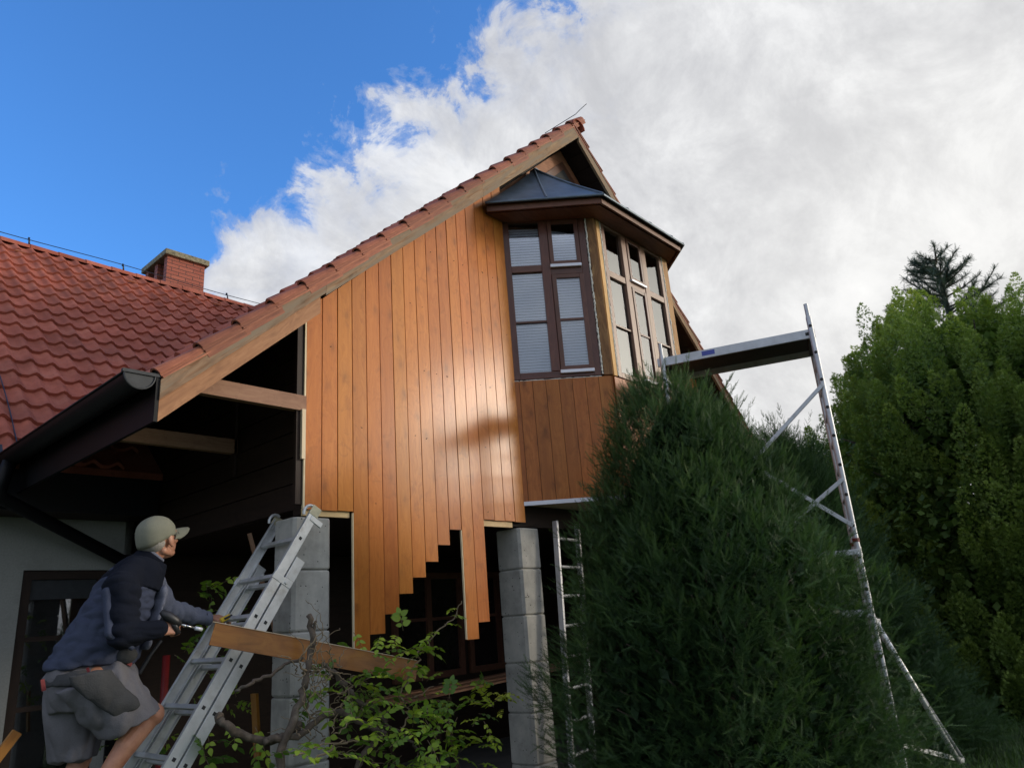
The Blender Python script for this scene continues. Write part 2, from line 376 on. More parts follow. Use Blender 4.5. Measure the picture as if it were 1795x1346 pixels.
def split(mb, name, mat, parent, k=1, **kw):
    """every k shapes of the builder become a part of their own"""
    outs = []; starts = mb.marks+[len(mb.v)]; nm = len(mb.marks)
    for g0 in range(0, nm, k):
        a = starts[g0]; e = starts[min(g0+k, nm)]; q = MB(); q.v = mb.v[a:e]; q.loc = mb.loc[a:e]; q.rnd = mb.rnd[a:e]
        q.f = [tuple(i-a for i in f) for f in mb.f if a <= f[0] < e]; outs.append(q.build(name, mat, parent, **kw))
    return outs
def np_mesh(name, V, F, rnd, mat, parent=None, smooth=False):
    """V (n,3), F (m,k) all faces of k corners, rnd (n,)"""
    me = bpy.data.meshes.new(name); n = len(V); m_, k = F.shape
    me.vertices.add(n); me.vertices.foreach_set('co', V.astype(np.float32).ravel())
    me.loops.add(m_*k); me.loops.foreach_set('vertex_index', F.astype(np.int32).ravel())
    me.polygons.add(m_); me.polygons.foreach_set('loop_start', np.arange(0, m_*k, k, dtype=np.int32))
    try: me.polygons.foreach_set('loop_total', np.full(m_, k, dtype=np.int32))
    except Exception: pass
    me.update(calc_edges=True)
    a = me.attributes.new('rnd', 'FLOAT', 'POINT'); a.data.foreach_set('value', rnd.astype(np.float32))
    if smooth: me.shade_smooth()
    return finish_obj(name, me, mat, parent)
def scatter(T, TF, pos, X, Y, Z, scale, rnd):
    """place template T (k,3) faces TF at many frames"""
    n = len(pos); k = len(T)
    V = pos[:, None, :] + scale[:, None, None]*(T[None, :, 0:1]*X[:, None, :]+T[None, :, 1:2]*Y[:, None, :]+T[None, :, 2:3]*Z[:, None, :])
    F = (TF[None]+(np.arange(n)*k)[:, None, None]).reshape(-1, TF.shape[1])
    return V.reshape(-1, 3), F, np.repeat(rnd, k)
def unit(a): return a/np.maximum(np.linalg.norm(a, axis=-1, keepdims=True), 1e-9)
def join_np(parts):
    Vs = []; Fs = []; Rs = []; b = 0
    for V, F, r in parts: Vs.append(V); Fs.append(F+b); Rs.append(r); b += len(V)
    return np.concatenate(Vs), np.concatenate(Fs), np.concatenate(Rs)

# ================================================================ SETTING
g = MB(); N = 40
def gz(x, y): return -.03+.04*mnoise.noise(Vector((x*.15, y*.15, 0)))
vs = []; fs = []
ext = [-400, -120, -40] + list(np.linspace(-20, 34, N)) + [60, 140, 400]
for x in ext:
    for y in ext: vs.append((x, y, gz(x, y)))
K = len(ext)
for i in range(K-1):
    for j in range(K-1): fs.append((i*K+j, (i+1)*K+j, (i+1)*K+j+1, i*K+j+1))
g.add(vs, fs); tag(g.build('ground', 'lawn', smooth=True), kind='structure')
p = MB(); p.box(1.2, 10.6, 4.1, 7.48, -.1, .03); tag(p.build('porch_paving', 'paving'), kind='structure')

# grass tufts on the lawn that the frame shows at lower right
n = 26000
gx = rng.uniform(5.5, 13, n); gy = rng.uniform(-2.5, 2.6, n)
pos = np.stack([gx, gy, np.full(n, -.03)], 1); an = rng.uniform(0, 2*np.pi, n)
T = np.array([[-.006, 0, 0], [.006, 0, 0], [0.01, .0, .07]]); TF = np.array([[0, 1, 2]])
lean = np.stack([rng.normal(0, .35, n), rng.normal(0, .35, n), np.ones(n)], 1)
V, F, r = scatter(T, TF, pos, np.stack([np.cos(an), np.sin(an), 0*an], 1), np.zeros((n, 3)), unit(lean), rng.uniform(.6, 1.5, n), rng.random(n))
tag(np_mesh('grass', V, F, r, 'grass_blades'), 'short lawn grass growing at the foot of the hedge', 'grass', kind='stuff')

# ================================================================ GABLE HOUSE
XC = 6.58; XL = 1.742; XR = 11.0
def baseL(x): return 2.81+.895*(x-XL)
def outR(x): return 7.40-.95*(x-XC)
def baseR(x): return outR(x)-.33
ZA = baseL(XC)
YB = 4.3; YW = 4.5; YBACK = 13.0
house = empty('gable_house', (XC, 6.5, 0), 'timber clad gable house with clay tile roof, bay window and half finished orange board cladding', 'house')

# --- vertical cladding boards
cl = MB(); PIT = .1385; X0 = 2.865
bott = {0: 2.387, 1: 2.386, 2: 2.39, 3: 1.40, 4: 1.515, 5: 1.648, 6: 1.79, 7: 1.909, 8: 2.03, 9: 2.164, 10: 2.293, 11: 1.412, 12: 1.54, 13: 2.395, 14: 2.392, 15: 2.394, 16: 2.39}
for k in range(17):
    xa = X0+k*PIT+.0018; xb = X0+(k+1)*PIT-.0018 if k < 16 else 5.225
    dy = random.uniform(-.0015, .0015); r = random.random(); zb = bott[k]
    ta = baseL(xa)+.10; tb = baseL(xb)+.10
    # face with tiny chamfered edges: prism outline in XZ
    y0 = YW+dy; c = .0028
    vs = [(xa+c, y0, zb), (xb-c, y0, zb), (xb-c, y0, tb), (xa+c, y0, ta), (xa, y0+c, zb), (xb, y0+c, zb), (xb, y0+c, tb), (xa, y0+c, ta),
          (xa, y0+.019, zb), (xb, y0+.019, zb), (xb, y0+.019, tb), (xa, y0+.019, ta)]
    fs = [(0, 1, 2, 3), (0, 3, 7, 4), (1, 5, 6, 2), (4, 7, 11, 8), (5, 9, 10, 6), (8, 11, 10, 9), (0, 4, 5, 1), (4, 8, 9, 5), (3, 2, 6, 7), (7, 6, 10, 11)]
    cl.add(vs, fs, [(v[2], v[0]-xa, 0) for v in vs], r)
clad = cl.build('cladding', 'varnished_cladding', house)
sc_ = MB()
for k in range(17):
    for zz_ in (2.47, 3.05, 3.65, 4.25, 4.85):
        x_ = X0+(k+.5)*PIT
        if zz_ < baseL(x_)-.05 and random.random() < .3: sc_.tube([(x_+random.uniform(-.02, .02), YW-.0022, zz_+random.uniform(-.012, .012)), (x_, YW+.003, zz_)], .0034, 7)
# tongue visible in the grooves and unpainted edges
tg = MB()
for k in range(1, 17):
    x = X0+k*PIT; zb = max(bott[k], bott[k-1])+.001
    tg.box(x-.006, x+.006, YW+.006, YW+.0165, zb, baseL(x)+.09, 'z')
tg.build('groove', 'dark_boards', clad)
tag(sc_.build('screw_head', 'dark_boards', clad), kind='stuff')
eg = MB(); eg.box(X0-.0105, X0+.0025, YW+.001, YW+.02, 2.387, baseL(X0)+.08, 'z')
x3 = X0+3*PIT; eg.box(x3-.0065, x3+.0028, YW+.0012, YW+.0185, 1.402, 2.38, 'z')
x11 = X0+11*PIT; eg.box(x11-.006, x11+.0028, YW+.0012, YW+.0185, 1.415, 2.29, 'z')
split(eg, 'raw_edge', 'cream_edge', clad, 1)
b = MB(); b.box(2.87, 3.26, YW+.022, YW+.05, 2.345, 2.395); b.box(4.66, 5.06, YW+.022, YW+.05, 2.34, 2.395); split(b, 'batten', 'fresh_pine', house, 1)
# back structure behind the boards
b = MB()
for z in (1.98,):
    pass
b.box(2.88, 8.15, YW+.055, YW+.17, 2.36, 2.62)
b.build('floor_beam', 'dark_boards', house)

# --- walls: dark side wall of horizontal boards, upper gable wall, ceiling over the porch
b = MB(); z = 2.4; i = 0
while z < 4.6:
    b.prism([(2.89, 4.53, z), (2.89, 7.5, z), (2.872, 7.5, z+.013), (2.872, 4.53, z+.013)], (0, 0, 0.0)) if False else None
    b.box(2.875+.004*(i % 2), 2.90, 4.56, 7.48, z+.004, min(z+.19, 3.86), 'y'); z += .195; i += 1
    if z > 3.75: break
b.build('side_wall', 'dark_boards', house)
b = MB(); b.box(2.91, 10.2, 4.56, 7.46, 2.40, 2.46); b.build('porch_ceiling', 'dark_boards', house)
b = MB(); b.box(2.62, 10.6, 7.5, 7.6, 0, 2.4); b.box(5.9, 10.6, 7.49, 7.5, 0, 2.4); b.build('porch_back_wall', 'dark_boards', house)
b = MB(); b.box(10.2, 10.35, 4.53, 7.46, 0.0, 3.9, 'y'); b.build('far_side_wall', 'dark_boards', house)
# upper wall (bay side and triangle) as one sheet with chevron boards on top
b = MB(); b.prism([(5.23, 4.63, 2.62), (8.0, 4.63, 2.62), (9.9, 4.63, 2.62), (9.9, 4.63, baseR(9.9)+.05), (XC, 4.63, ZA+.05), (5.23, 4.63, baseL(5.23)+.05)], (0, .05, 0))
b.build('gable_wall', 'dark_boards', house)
b = MB()
def chev(o0, o1, y0, y1, x0, x1):
    """band following both rakes between offsets o0 > o1 under the roof line"""
    zc = lambda x, o: (baseL(x) if x <= XC else ZA-.95*(x-XC))-o
    b.prism([(x0, y0, zc(x0, o0)), (XC, y0, zc(XC, o0)), (XC, y0, zc(XC, o1)), (x0, y0, zc(x0, o1))], (0, y1-y0, 0))
    b.prism([(XC, y0, zc(XC, o0)), (x1, y0, zc(x1, o0)), (x1, y0, zc(x1, o1)), (XC, y0, zc(XC, o1))], (0, y1-y0, 0))
for i in range(3): chev(-.02+.19*i+.186, -.02+.19*i, 4.60+.002*i, 4.625, 5.3, 8.6)
b.build('chevron_boards', 'reddish_trim', house)
gw = MB(); zt = 6.45
gw.prism([(XC-.8, 4.585, 6.26), (XC+.8, 4.585, 6.26), (XC, 4.585, 6.99)], (0, .03, 0)); gwf = gw.build('gable_window', 'window_wood', house)
gw = MB(); gw.prism([(XC-.62, 4.581, 6.30), (XC+.62, 4.581, 6.30), (XC, 4.581, 6.87)], (0, .003, 0)); gw.build('pane', 'room_dark', gwf)
# right hand wall under the roof beside the bay
b = MB()
for k in range(14):
    xa = 8.0+k*.138
    b.box(xa+.003, xa+.135, 4.56, 4.58, 2.4, baseR(xa+.138)+.04, 'z')
b.build('right_cladding', 'bay_cladding', house)

# --- roof: slabs, soffit, tiles
def slab(x0, z0, x1, z1, th, y0, y1, bld):
    bld.prism([(x0, y0, z0), (x1, y0, z1), (x1, y0, z1+th), (x0, y0, z0+th)], (0, y1-y0, 0))
b = MB(); slab(XL, baseL(XL)+.21, XC, ZA+.21, .03, YB+.02, YBACK, b); slab(XC, ZA+.18, XR, baseR(XR)+.22, .03, YB+.02, YBACK, b)
roof = b.build('roof', 'dark_boards', house)
# soffit boards (run along the slope) under the overhang and open rafters over the porch
b = MB()
for k in range(26):
    y0 = YB+.03+k*.13
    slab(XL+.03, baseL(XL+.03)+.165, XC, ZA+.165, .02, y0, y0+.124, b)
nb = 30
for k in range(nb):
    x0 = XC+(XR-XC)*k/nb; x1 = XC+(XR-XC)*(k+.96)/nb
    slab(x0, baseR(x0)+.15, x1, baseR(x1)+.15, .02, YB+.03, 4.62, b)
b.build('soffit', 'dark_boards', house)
def tile_sheet(name, org, U, Vd, Nn, ncol, nrow, cw, ch, parent, clip=None, ns=9, offs=0):
    """interlocking roll tiles: U across, Vd up the slope, Nn normal; each tile a curved plate with a butt"""
    us = np.linspace(0, 1, ns)
    prof = .042*(.5-.5*np.cos(2*np.pi*np.clip((us-.30)/.70, 0, 1)))+0.004*us      # pan then roll
    Vs = []; Fs = []; Rs = []
    org = np.array(org); U = np.array(U); Vd = np.array(Vd); Nn = np.array(Nn)
    for r in range(nrow):
        for c in range(ncol):
            if clip and not clip(org+U*(c+.5)*cw+Vd*(r+.5)*ch): continue
            b0 = len(Vs)*1
            jit = rng.normal(0, .0018); tl = rng.random()
            pts = []
            for (vv, hh) in ((0., 0.), (0., .022), (1.08, -.001)):
                for i, u in enumerate(us):
                    pts.append(org+U*((c+u)*cw+jit)+Vd*((r+vv)*ch+jit)+Nn*(prof[i]+hh+(0.012 if vv == 0 and hh else 0)))
            Vs.append(np.array(pts)); k0 = (len(Vs)-1)*3*ns
            q = []
            for a in (0, 1):
                for i in range(ns-1): q.append((k0+a*ns+i, k0+a*ns+i+1, k0+(a+1)*ns+i+1, k0+(a+1)*ns+i))
            Fs.append(np.array(q)); Rs.append(np.full(3*ns, tl))
    return np_mesh(name, np.concatenate(Vs), np.concatenate(Fs), np.concatenate(Rs), 'clay_tile', parent, smooth=False)
def shade_tiles(o):
    me = o.data; me.shade_smooth()
    try: me.set_sharp_from_angle(angle=R_(50))
    except Exception: pass
th = math.atan(.895); thr = math.atan(.95)
chv = .2485/math.cos(th)
o = tile_sheet('roof_tiles', (XL-.03, YB+.10, baseL(XL-.03)+.29), (0, 1, 0), (math.cos(th), 0, math.sin(th)), (-math.sin(th), 0, math.cos(th)), 40, 20, .2, chv, house); shade_tiles(o)
chr_ = .2485/math.cos(thr)
o = tile_sheet('roof_tiles', (XR, YB+.10, baseR(XR)+.27), (0, 1, 0), (-math.cos(thr), 0, math.sin(thr)), (math.sin(thr), 0, math.cos(thr)), 40, 18, .2, chr_, house); shade_tiles(o)
# verge tiles along the left and right rakes: half round roll plus flange, open lower end
def verge(side):
    b = MB(); dk = MB()
    if side < 0: s0 = Vector((XL+.0, YB, baseL(XL+.0)+.285)); d = Vector((math.cos(th), 0, math.sin(th))); nn = Vector((-math.sin(th), 0, math.cos(th))); step = chv; cnt = 20
    else: s0 = Vector((XR, YB, baseR(XR)+.24)); d = Vector((-math.cos(thr), 0, math.sin(thr))); nn = Vector((math.sin(thr), 0, math.cos(thr))); step = chr_; cnt = 18
    Yv = Vector((0, 1, 0))
    for k in range(cnt):
        a = s0+d*(k*step)+nn*.016+Yv*random.uniform(-.004, .004); e = a+d*(step*1.10)-nn*.026
        r = random.random()
        n = 7; vs = []; ls = []
        for (q, rr) in ((a, .054), (e, .045)):
            for rad in (rr, rr-.013):
                for i in range(n):
                    an = math.pi*i/(n-1); vs.append(q+Yv*(.045-math.cos(an)*rad)+nn*(math.sin(an)*rad*1.0)); ls.append(((q-a).length, an*.04, rad))
        fs = []
        for i in range(n-1):
            fs += [(i, i+1, 2*n+i+1, 2*n+i), (n+i, 3*n+i, 3*n+i+1, n+i+1), (i, n+i, n+i+1, i+1)]
        b.add(vs, fs, ls, r)
        # flange hanging beside the barge board
        f0 = a+Yv*.001; f1 = e+Yv*.001; b.add([f0, f1, f1-nn*.062, f0-nn*.075, f0+Yv*.012, f1+Yv*.012, f1-nn*.062+Yv*.012, f0-nn*.075+Yv*.012],
              [(0, 1, 2, 3), (4, 7, 6, 5), (0, 4, 5, 1), (3, 2, 6, 7), (0, 3, 7, 4), (1, 5, 6, 2)], [(0, 0, 0), (.3, 0, 0), (.3, .06, 0), (0, .06, 0)]*2, r)
        # shallow rib on the flange
        b.beam(a-nn*.028-Yv*.004, e-nn*.022-Yv*.004, .008, .012, nn, r)
        # the open roll end looks into darkness: a recessed dark sheet stands in for that shade
        dk.add([a+d*.012+Yv*(.045-math.cos(math.pi*i/6)*.042)+nn*(math.sin(math.pi*i/6)*.042) for i in range(7)], [tuple(range(7))])
    o = b.build('verge_tiles', 'verge_tile', house); shade_tiles(o); tag(dk.build('roll_shade', 'room_dark', o), kind='stuff')
verge(-1); verge(1)
# ridge
def ridge(p0, p1, stp, r, parent, mat='clay_tile', name='ridge_tiles'):
    b = MB(); p0 = Vector(p0); p1 = Vector(p1); L = (p1-p0).length; d = (p1-p0).normalized(); sd_ = d.cross(Vector((0, 0, 1)))
    k = 0
    while k*stp < L:
        a = p0+d*(k*stp); e = a+d*min(stp*1.06, L-k*stp+.02); n = 9; vs = []
        for q, rr in ((a, r), (e, r*.90)):
            for rad in (rr, rr-.015):
                for i in range(n):
                    an = math.pi*(i/(n-1)*1.1-.05); vs.append(q+sd_*(math.cos(an)*rad)+Vector((0, 0, math.sin(an)*rad*.8)))
        fs = []
        for i in range(n-1): fs += [(i, i+1, 2*n+i+1, 2*n+i), (n+i, 3*n+i, 3*n+i+1, n+i+1), (i, n+i, n+i+1, i+1), (2*n+i, 2*n+i+1, 3*n+i+1, 3*n+i)]
        b.add(vs, fs); k += 1
    o = b.build(name, mat, parent); shade_tiles(o); return o
ridge((XC, YB-.03, ZA+.205), (XC, 11.4, ZA+.205), .38, .12, house)
b = MB(); b.tube([(XC-.01, YB+.5, ZA+.39), (XC-.0, YB+.0, ZA+.40), (XC+.04, YB-.04, ZA+.46), (XC+.12, YB-.10, ZA+.56)], .005, 6); b.build('lightning_rod', 'wire_metal', house)

# --- barge boards, gutter, fascia, porch beams
b = MB()
def rake(y0, y1, o0, o1, xa, xb, o0b=None):
    o0b = o0 if o0b is None else o0b
    n = max(1, int(round((xb-xa)/1.9)))
    for i in range(n):
        u0 = xa+(xb-xa)*i/n; u1 = xa+(xb-xa)*(i+1)/n-(.002 if i < n-1 else 0)
        f0 = o0+(o0b-o0)*(u0-xa)/(xb-xa); f1 = o0+(o0b-o0)*(u1-xa)/(xb-xa)
        vs = [(u0, y0, baseL(u0)+f0), (u1, y0, baseL(u1)+f1), (u1, y0, baseL(u1)+o1), (u0, y0, baseL(u0)+o1)]
        vv = vs+[(x, y1, z) for x, _, z in vs]
        L = lambda v: ((v[0]-u0)*1.34, v[2]-baseL(v[0]), v[1])
        b.add(vv, [(3, 2, 1, 0), (4, 5, 6, 7), (0, 1, 5, 4), (2, 3, 7, 6), (0, 4, 7, 3), (1, 2, 6, 5)], [L(v) for v in vv])
rake(YB, YB+.03, .135, .262, XL, 2.9); rake(YB, YB+.03, .115, .262, 2.902, XC-.002, .055)
rake(YB+.006, YB+.034, .215, .275, XL, XC-.01) if False else None
b.build('barge_board', 'weathered_trim', house)
b = MB(); rake(YB+.012, YB+.055, -.0, .134, XL+.002, 2.86); b.build('barge_board', 'reddish_trim', house)
b = MB()
def rakeR(y0, y1, o0, o1, xa, xb, bld):
    vs = [(xa, y0, outR(xa)+o0), (xb, y0, outR(xb)+o0), (xb, y0, outR(xb)+o1), (xa, y0, outR(xa)+o1)]
    vv = vs+[(x, y1, z) for x, _, z in vs]; L = lambda v: ((v[0]-xa)*1.37, v[2]-outR(v[0]), v[1])
    bld.add(vv, [(0, 1, 2, 3), (7, 6, 5, 4), (0, 4, 5, 1), (2, 6, 7, 3), (0, 3, 7, 4), (1, 5, 6, 2)], [L(v) for v in vv])
rakeR(YB, YB+.03, -.27, -.09, XC+.001, XR, b); b.build('barge_board', 'weathered_trim', house)
# black fascia with the zinc half round gutter in front of it
b = MB(); b.box(XL-.022, XL, YB+.012, 6.9, 2.81, 3.085, 'y'); b.build('fascia', 'black_gutter', house)
b = MB(); n = 13; gx, gzz, gr = XL-.118, 3.085, .085
ys = [YB+.02, 5.2, 6.1, 6.95]
vs = []; fs = []
for y in ys:
    for rad in (gr, gr-.004):
        for i in range(n):
            an = math.pi*(1+i/(n-1)); vs.append((gx+math.cos(an)*rad, y, gzz+math.sin(an)*rad))
for a in range(len(ys)-1):
    for i in range(n-1):
        k = a*2*n; k2 = (a+1)*2*n
        fs += [(k+i, k+i+1, k2+i+1, k2+i), (k+n+i, k2+n+i, k2+n+i+1, k+n+i+1)]
b.add(vs, fs); b.tube([(gx-gr, ys[0], gzz+.003), (gx-gr, ys[-1], gzz+.003)], .009, 8)
fs_ = 0; gut = b.build('gutter', 'black_gutter', house, smooth=True)
b = MB(); pts = [(gx+math.cos(math.pi*(1+i/14))*(gr+.004), ys[0]-.004, gzz+math.sin(math.pi*(1+i/14))*(gr+.004)) for i in range(15)]
b.prism(pts, (0, .012, 0)); b.tube([(q[0], q[1]-.002, q[2]) for q in pts], .006, 6); b.box(gx-gr-.015, gx+gr+.03, ys[0]-.014, ys[0]+.012, gzz, gzz+.02); b.build('end_cap', 'zinc_cap', gut)
# rain pipe crossing from the gutter outlet to the wall
b = MB(); pa_ = onY(2, 872, 6.75); pb_ = onY(214, 982, 7.2); b.tube([(1.60, 6.70, 3.02), (pa_.x-.03, 6.70, pa_.z+.06), pa_, pb_, pb_+Vector((.05, .02, -.06)), (pb_.x+.05, 7.22, .1)], .052, 14)
b.build('rain_pipe', 'black_gutter', house, smooth=True)
b = MB(); b.beam((1.95, 4.345, 3.045), (2.862, 4.50, 3.165-.005), .05, .115) if False else None
b.box(1.98, 2.872, 4.50, 4.56, 3.10, 3.215); split(b, 'tie_beam', 'porch_beam', house, 1)
b = MB(); b.box(1.80, 2.872, 5.50, 5.56, 2.985, 3.10); split(b, 'tie_beam', 'porch_beam', house, 1)
b = MB()
for y in (5.0, 5.5, 6.0, 6.5, 7.0): 
    b.prism([(XL+.05, y, baseL(XL+.05)+.02), (2.87, y, baseL(2.87)+.02), (2.87, y, baseL(2.87)+.16), (XL+.05, y, baseL(XL+.05)+.16)], (0, .07, 0))
split(b, 'rafter', 'dark_boards', house, 1)
b = MB(); b.box(2.80, 2.862, 4.515, 4.55, 2.42, 3.80, 'z'); b.box(2.846, 2.870, 5.50, 5.57, 2.8, 3.6, 'z'); split(b, 'corner_post', 'dark_boards', house, 1)
b = MB(); b.box(2.832, 2.862, 4.49, 4.513, 2.74, 3.11, 'z'); b.build('loose_lath', 'cream_edge', house)


# --- concrete pillars (hollow shuttering blocks, chamfered)
def pillar(x0, x1, y0, y1, z1, joints):
    b = MB(); zs = sorted(joints+[0.0, z1]); c = .022
    for za, zb in zip(zs[:-1], zs[1:]):
        e = .006; z0_, z1_ = za+e, zb-e
        dx, dy = random.uniform(-.002, .002), random.uniform(-.002, .002)
        X0_, X1_, Y0_, Y1_ = x0+dx, x1+dx, y0+dy, y1+dy
        ring = [(X0_+c, Y0_), (X1_-c, Y0_), (X1_, Y0_+c), (X1_, Y1_-c), (X1_-c, Y1_), (X0_+c, Y1_), (X0_, Y1_-c), (X0_, Y0_+c)]
        cx_, cy_ = (x0+x1)/2, (y0+y1)/2
        vs = []; s_ = .972
        for zz_, sc in ((z0_, s_), (z0_+.01, 1.), (z1_-.01, 1.), (z1_, s_)):
            vs += [(cx_+(x-cx_)*sc, cy_+(y-cy_)*sc, zz_) for x, y in ring]
        fs = [tuple(range(7, -1, -1)), tuple(range(24, 32))]
        for a in range(3):
            for i in range(8): fs.append((a*8+i, a*8+(i+1) % 8, a*8+8+(i+1) % 8, a*8+8+i))
        b.add(vs, fs)
    b.box(x0+.02, x1-.02, y0+.02, y1-.02, 0, z1-.02)
    return b.build('pillar', 'concrete', house)
JT = [.36, .765, 1.17, 1.57, 1.972]
pillar(2.786, 3.086, 4.50, 4.765, 2.335, JT); pillar(5.115, 5.41, 4.50, 4.80, 2.345, JT)
pillar(7.75, 8.05, 4.50, 4.765, 2.345, JT)

# --- bay window
A = Vector((5.23, 4.5, 0)); B = Vector((5.87, 3.83, 0)); C2 = Vector((7.44, 3.80-.0, 0)); 
C1 = Vector((5.93, 3.80, 0)); D0 = Vector((7.44, 3.80, 0)); E1 = Vector((8.08, 4.5, 0))
Zv = Vector((0, 0, 1))
def facet(P, Q):
    u = (Q-P).normalized(); n = Vector((u.y, -u.x, 0))       # outward
    if n.y > 0 and abs(n.y) > .1: n = -n
    return P, u, n
fL = facet(A, B); fF = facet(Vector((0, 3.80, 0)), Vector((1, 3.80, 0))); fR = facet(E1, D0)
fF = (Vector((0, 3.80, 0)), Vector((1, 0, 0)), Vector((0, -1, 0)))
def fp(F_, u, z, d): return F_[0]+F_[1]*u+Zv*z+F_[2]*d
def fbox(b, F_, u0, u1, z0, z1, d0, d1, grain='u', rnd=None):
    c = fp(F_, (u0+u1)/2, (z0+z1)/2, (d0+d1)/2)
    if grain == 'u': b.oriented(c, F_[1], F_[2], Zv, abs(u1-u0)/2, abs(d1-d0)/2, abs(z1-z0)/2, rnd)
    else: b.oriented(c, Zv, F_[1], F_[2], abs(z1-z0)/2, abs(u1-u0)/2, abs(d1-d0)/2, rnd)
def frame(b, F_, u0, u1, z0, z1, wd, d0, d1, wb=None):
    wb = wd if wb is None else wb
    fbox(b, F_, u0, u0+wd, z0, z1, d0, d1, 'z'); fbox(b, F_, u1-wd, u1, z0, z1, d0, d1, 'z')
    fbox(b, F_, u0+wd, u1-wd, z0, z0+wb, d0, d1-.002); fbox(b, F_, u0+wd, u1-wd, z1-wd, z1, d0, d1-.002)
def window(F_, u0, u1, vm, layout, panes, matf, blinds, parent):
    pass
# left facet window: u 0 .. .87
wnL = MB()
frame(wnL, fL, -.012, .868, 3.79, 5.62, .07, -.07, 0.)
fbox(wnL, fL, .375, .465, 3.86, 5.55, -.07, .004, 'z')
fbox(wnL, fL, .058, .375, 4.965, 5.04, -.07, -.003)                # transom left column
fbox(wnL, fL, .465, .80, 4.92, 5.012, -.07, -.003)
o_wL = wnL.build('window', 'window_wood', house, bevel=.004)
b = MB(); frame(b, fL, .468, .792, 5.03, 5.545, .042, -.02, .012); frame(b, fL, .468, .80, 3.862, 4.915, .045, -.02, .012)
split(b, 'sash', 'window_wood', o_wL, 4, bevel=.003)
b = MB(); fbox(b, fL, .058, .375, 4.395, 4.418, -.03, -.01); fbox(b, fL, .51, .752, 4.395, 4.418, -.02, .006); split(b, 'glazing_bar', 'window_wood', o_wL, 1, bevel=.002)
for u0, u1, z0, z1, d in ((.058, .375, 3.86, 4.40, -.03), (.058, .375, 4.41, 4.965, -.03), (.058, .375, 5.04, 5.55, -.03), (.51, .75, 5.07, 5.50, -.004), (.51, .755, 3.905, 4.40, -.004), (.51, .755, 4.41, 4.87, -.004)):
    b = MB(); fbox(b, fL, u0, u1, z0, z1, d-.006, d); b.build('pane', 'window_glass', o_wL)
b = MB(); 
for u0, u1, z in ((.463, .79, 5.012), (.46, .80, 3.845)): fbox(b, fL, u0, u1, z-.018, z+.016, 0., .03)
split(b, 'sill', 'white_strip', o_wL, 1, bevel=.003)
def blind(F_, u0, u1, z0, z1, d, parent):
    b = MB(); z = z1
    while z > z0:
        P = [fp(F_, u0, z, d), fp(F_, u1, z, d), fp(F_, u1, z-.0302, d+.011), fp(F_, u0, z-.0302, d+.011)]
        b.add([*P, *[q-F_[2]*.002 for q in P]], [(0, 1, 2, 3), (7, 6, 5, 4)], None, random.random()); z -= .031
    return b.build('blind', 'blind_fabric', parent)
blind(fL, .06, .374, 3.865, 5.50, -.056, o_wL); blind(fL, .50, .77, 3.87, 5.46, -.045, o_wL)
# corner posts with bare timber and strips of mounting foam
b = MB(); fbox(b, fL, .893, .985, 3.79, 5.62, -.09, .0, 'z'); b.build('post', 'dark_post', house, bevel=.004)
b = MB(); b.box(5.948, 6.012, 3.80, 3.86, 3.79, 5.62, 'z'); b.build('post', 'yellow_post', house, bevel=.004, label='pale yellow bare post at the corner of the bay')
b = MB(); b.box(7.30, 7.42, 3.80, 3.87, 3.79, 5.62, 'z'); b.build('post', 'old_post', house, bevel=.004)
def foamstrip(pts_fn):
    b = MB(); pts = []; rs = []
    for i in range(90):
        z = 3.80+1.8*i/89; pts.append(pts_fn(z)+Vector((random.uniform(-.004, .004), random.uniform(-.003, .003), 0))); rs.append(.0065+random.random()*.0055)
    b.tube(pts, rs, 6); return b
b = foamstrip(lambda z: fp(fL, .882, z, -.004)); b.build('foam_seam', 'foam', house)
b = foamstrip(lambda z: Vector((6.022, 3.803, z))); b.build('foam_seam', 'foam', house)
b = foamstrip(lambda z: Vector((7.293, 3.803, z))); b.build('foam_seam', 'foam', house)
b = MB(); pts = []; rs = []
for i in range(50): pts.append(fp(fL, -.01+.88*i/49, 3.778+random.uniform(-.004, .004), -.012)); rs.append(.006+random.random()*.005)
b.tube(pts, rs, 6); b.build('foam_seam', 'foam', house)
# front window: x 6.03 .. 7.285
wnF = MB()
frame(wnF, fF, 6.035, 7.285, 3.79, 5.60, .062, -.07, 0.)
fbox(wnF, fF, 6.41, 6.505, 3.85, 5.54, -.07, .004, 'z'); fbox(wnF, fF, 6.815, 6.908, 3.85, 5.54, -.07, .004, 'z')
for a, c_ in ((6.097, 6.41), (6.505, 6.815), (6.908, 7.223)): fbox(wnF, fF, a, c_, 4.935, 5.01, -.07, -.003)
o_wF = wnF.build('window', 'window_wood_lit', house, bevel=.004)
b = MB(); frame(b, fF, 6.507, 6.80, 5.02, 5.535, .04, -.02, .012); frame(b, fF, 6.507, 6.80, 3.862, 4.93, .043, -.02, .012)
split(b, 'sash', 'window_wood', o_wF, 4, bevel=.003)
b = MB(); fbox(b, fF, 6.097, 6.41, 4.37, 4.392, -.03, -.01); fbox(b, fF, 6.908, 7.223, 4.37, 4.392, -.03, -.01); fbox(b, fF, 6.55, 6.757, 4.37, 4.392, -.02, .006)
split(b, 'glazing_bar', 'window_wood', o_wF, 1, bevel=.002)
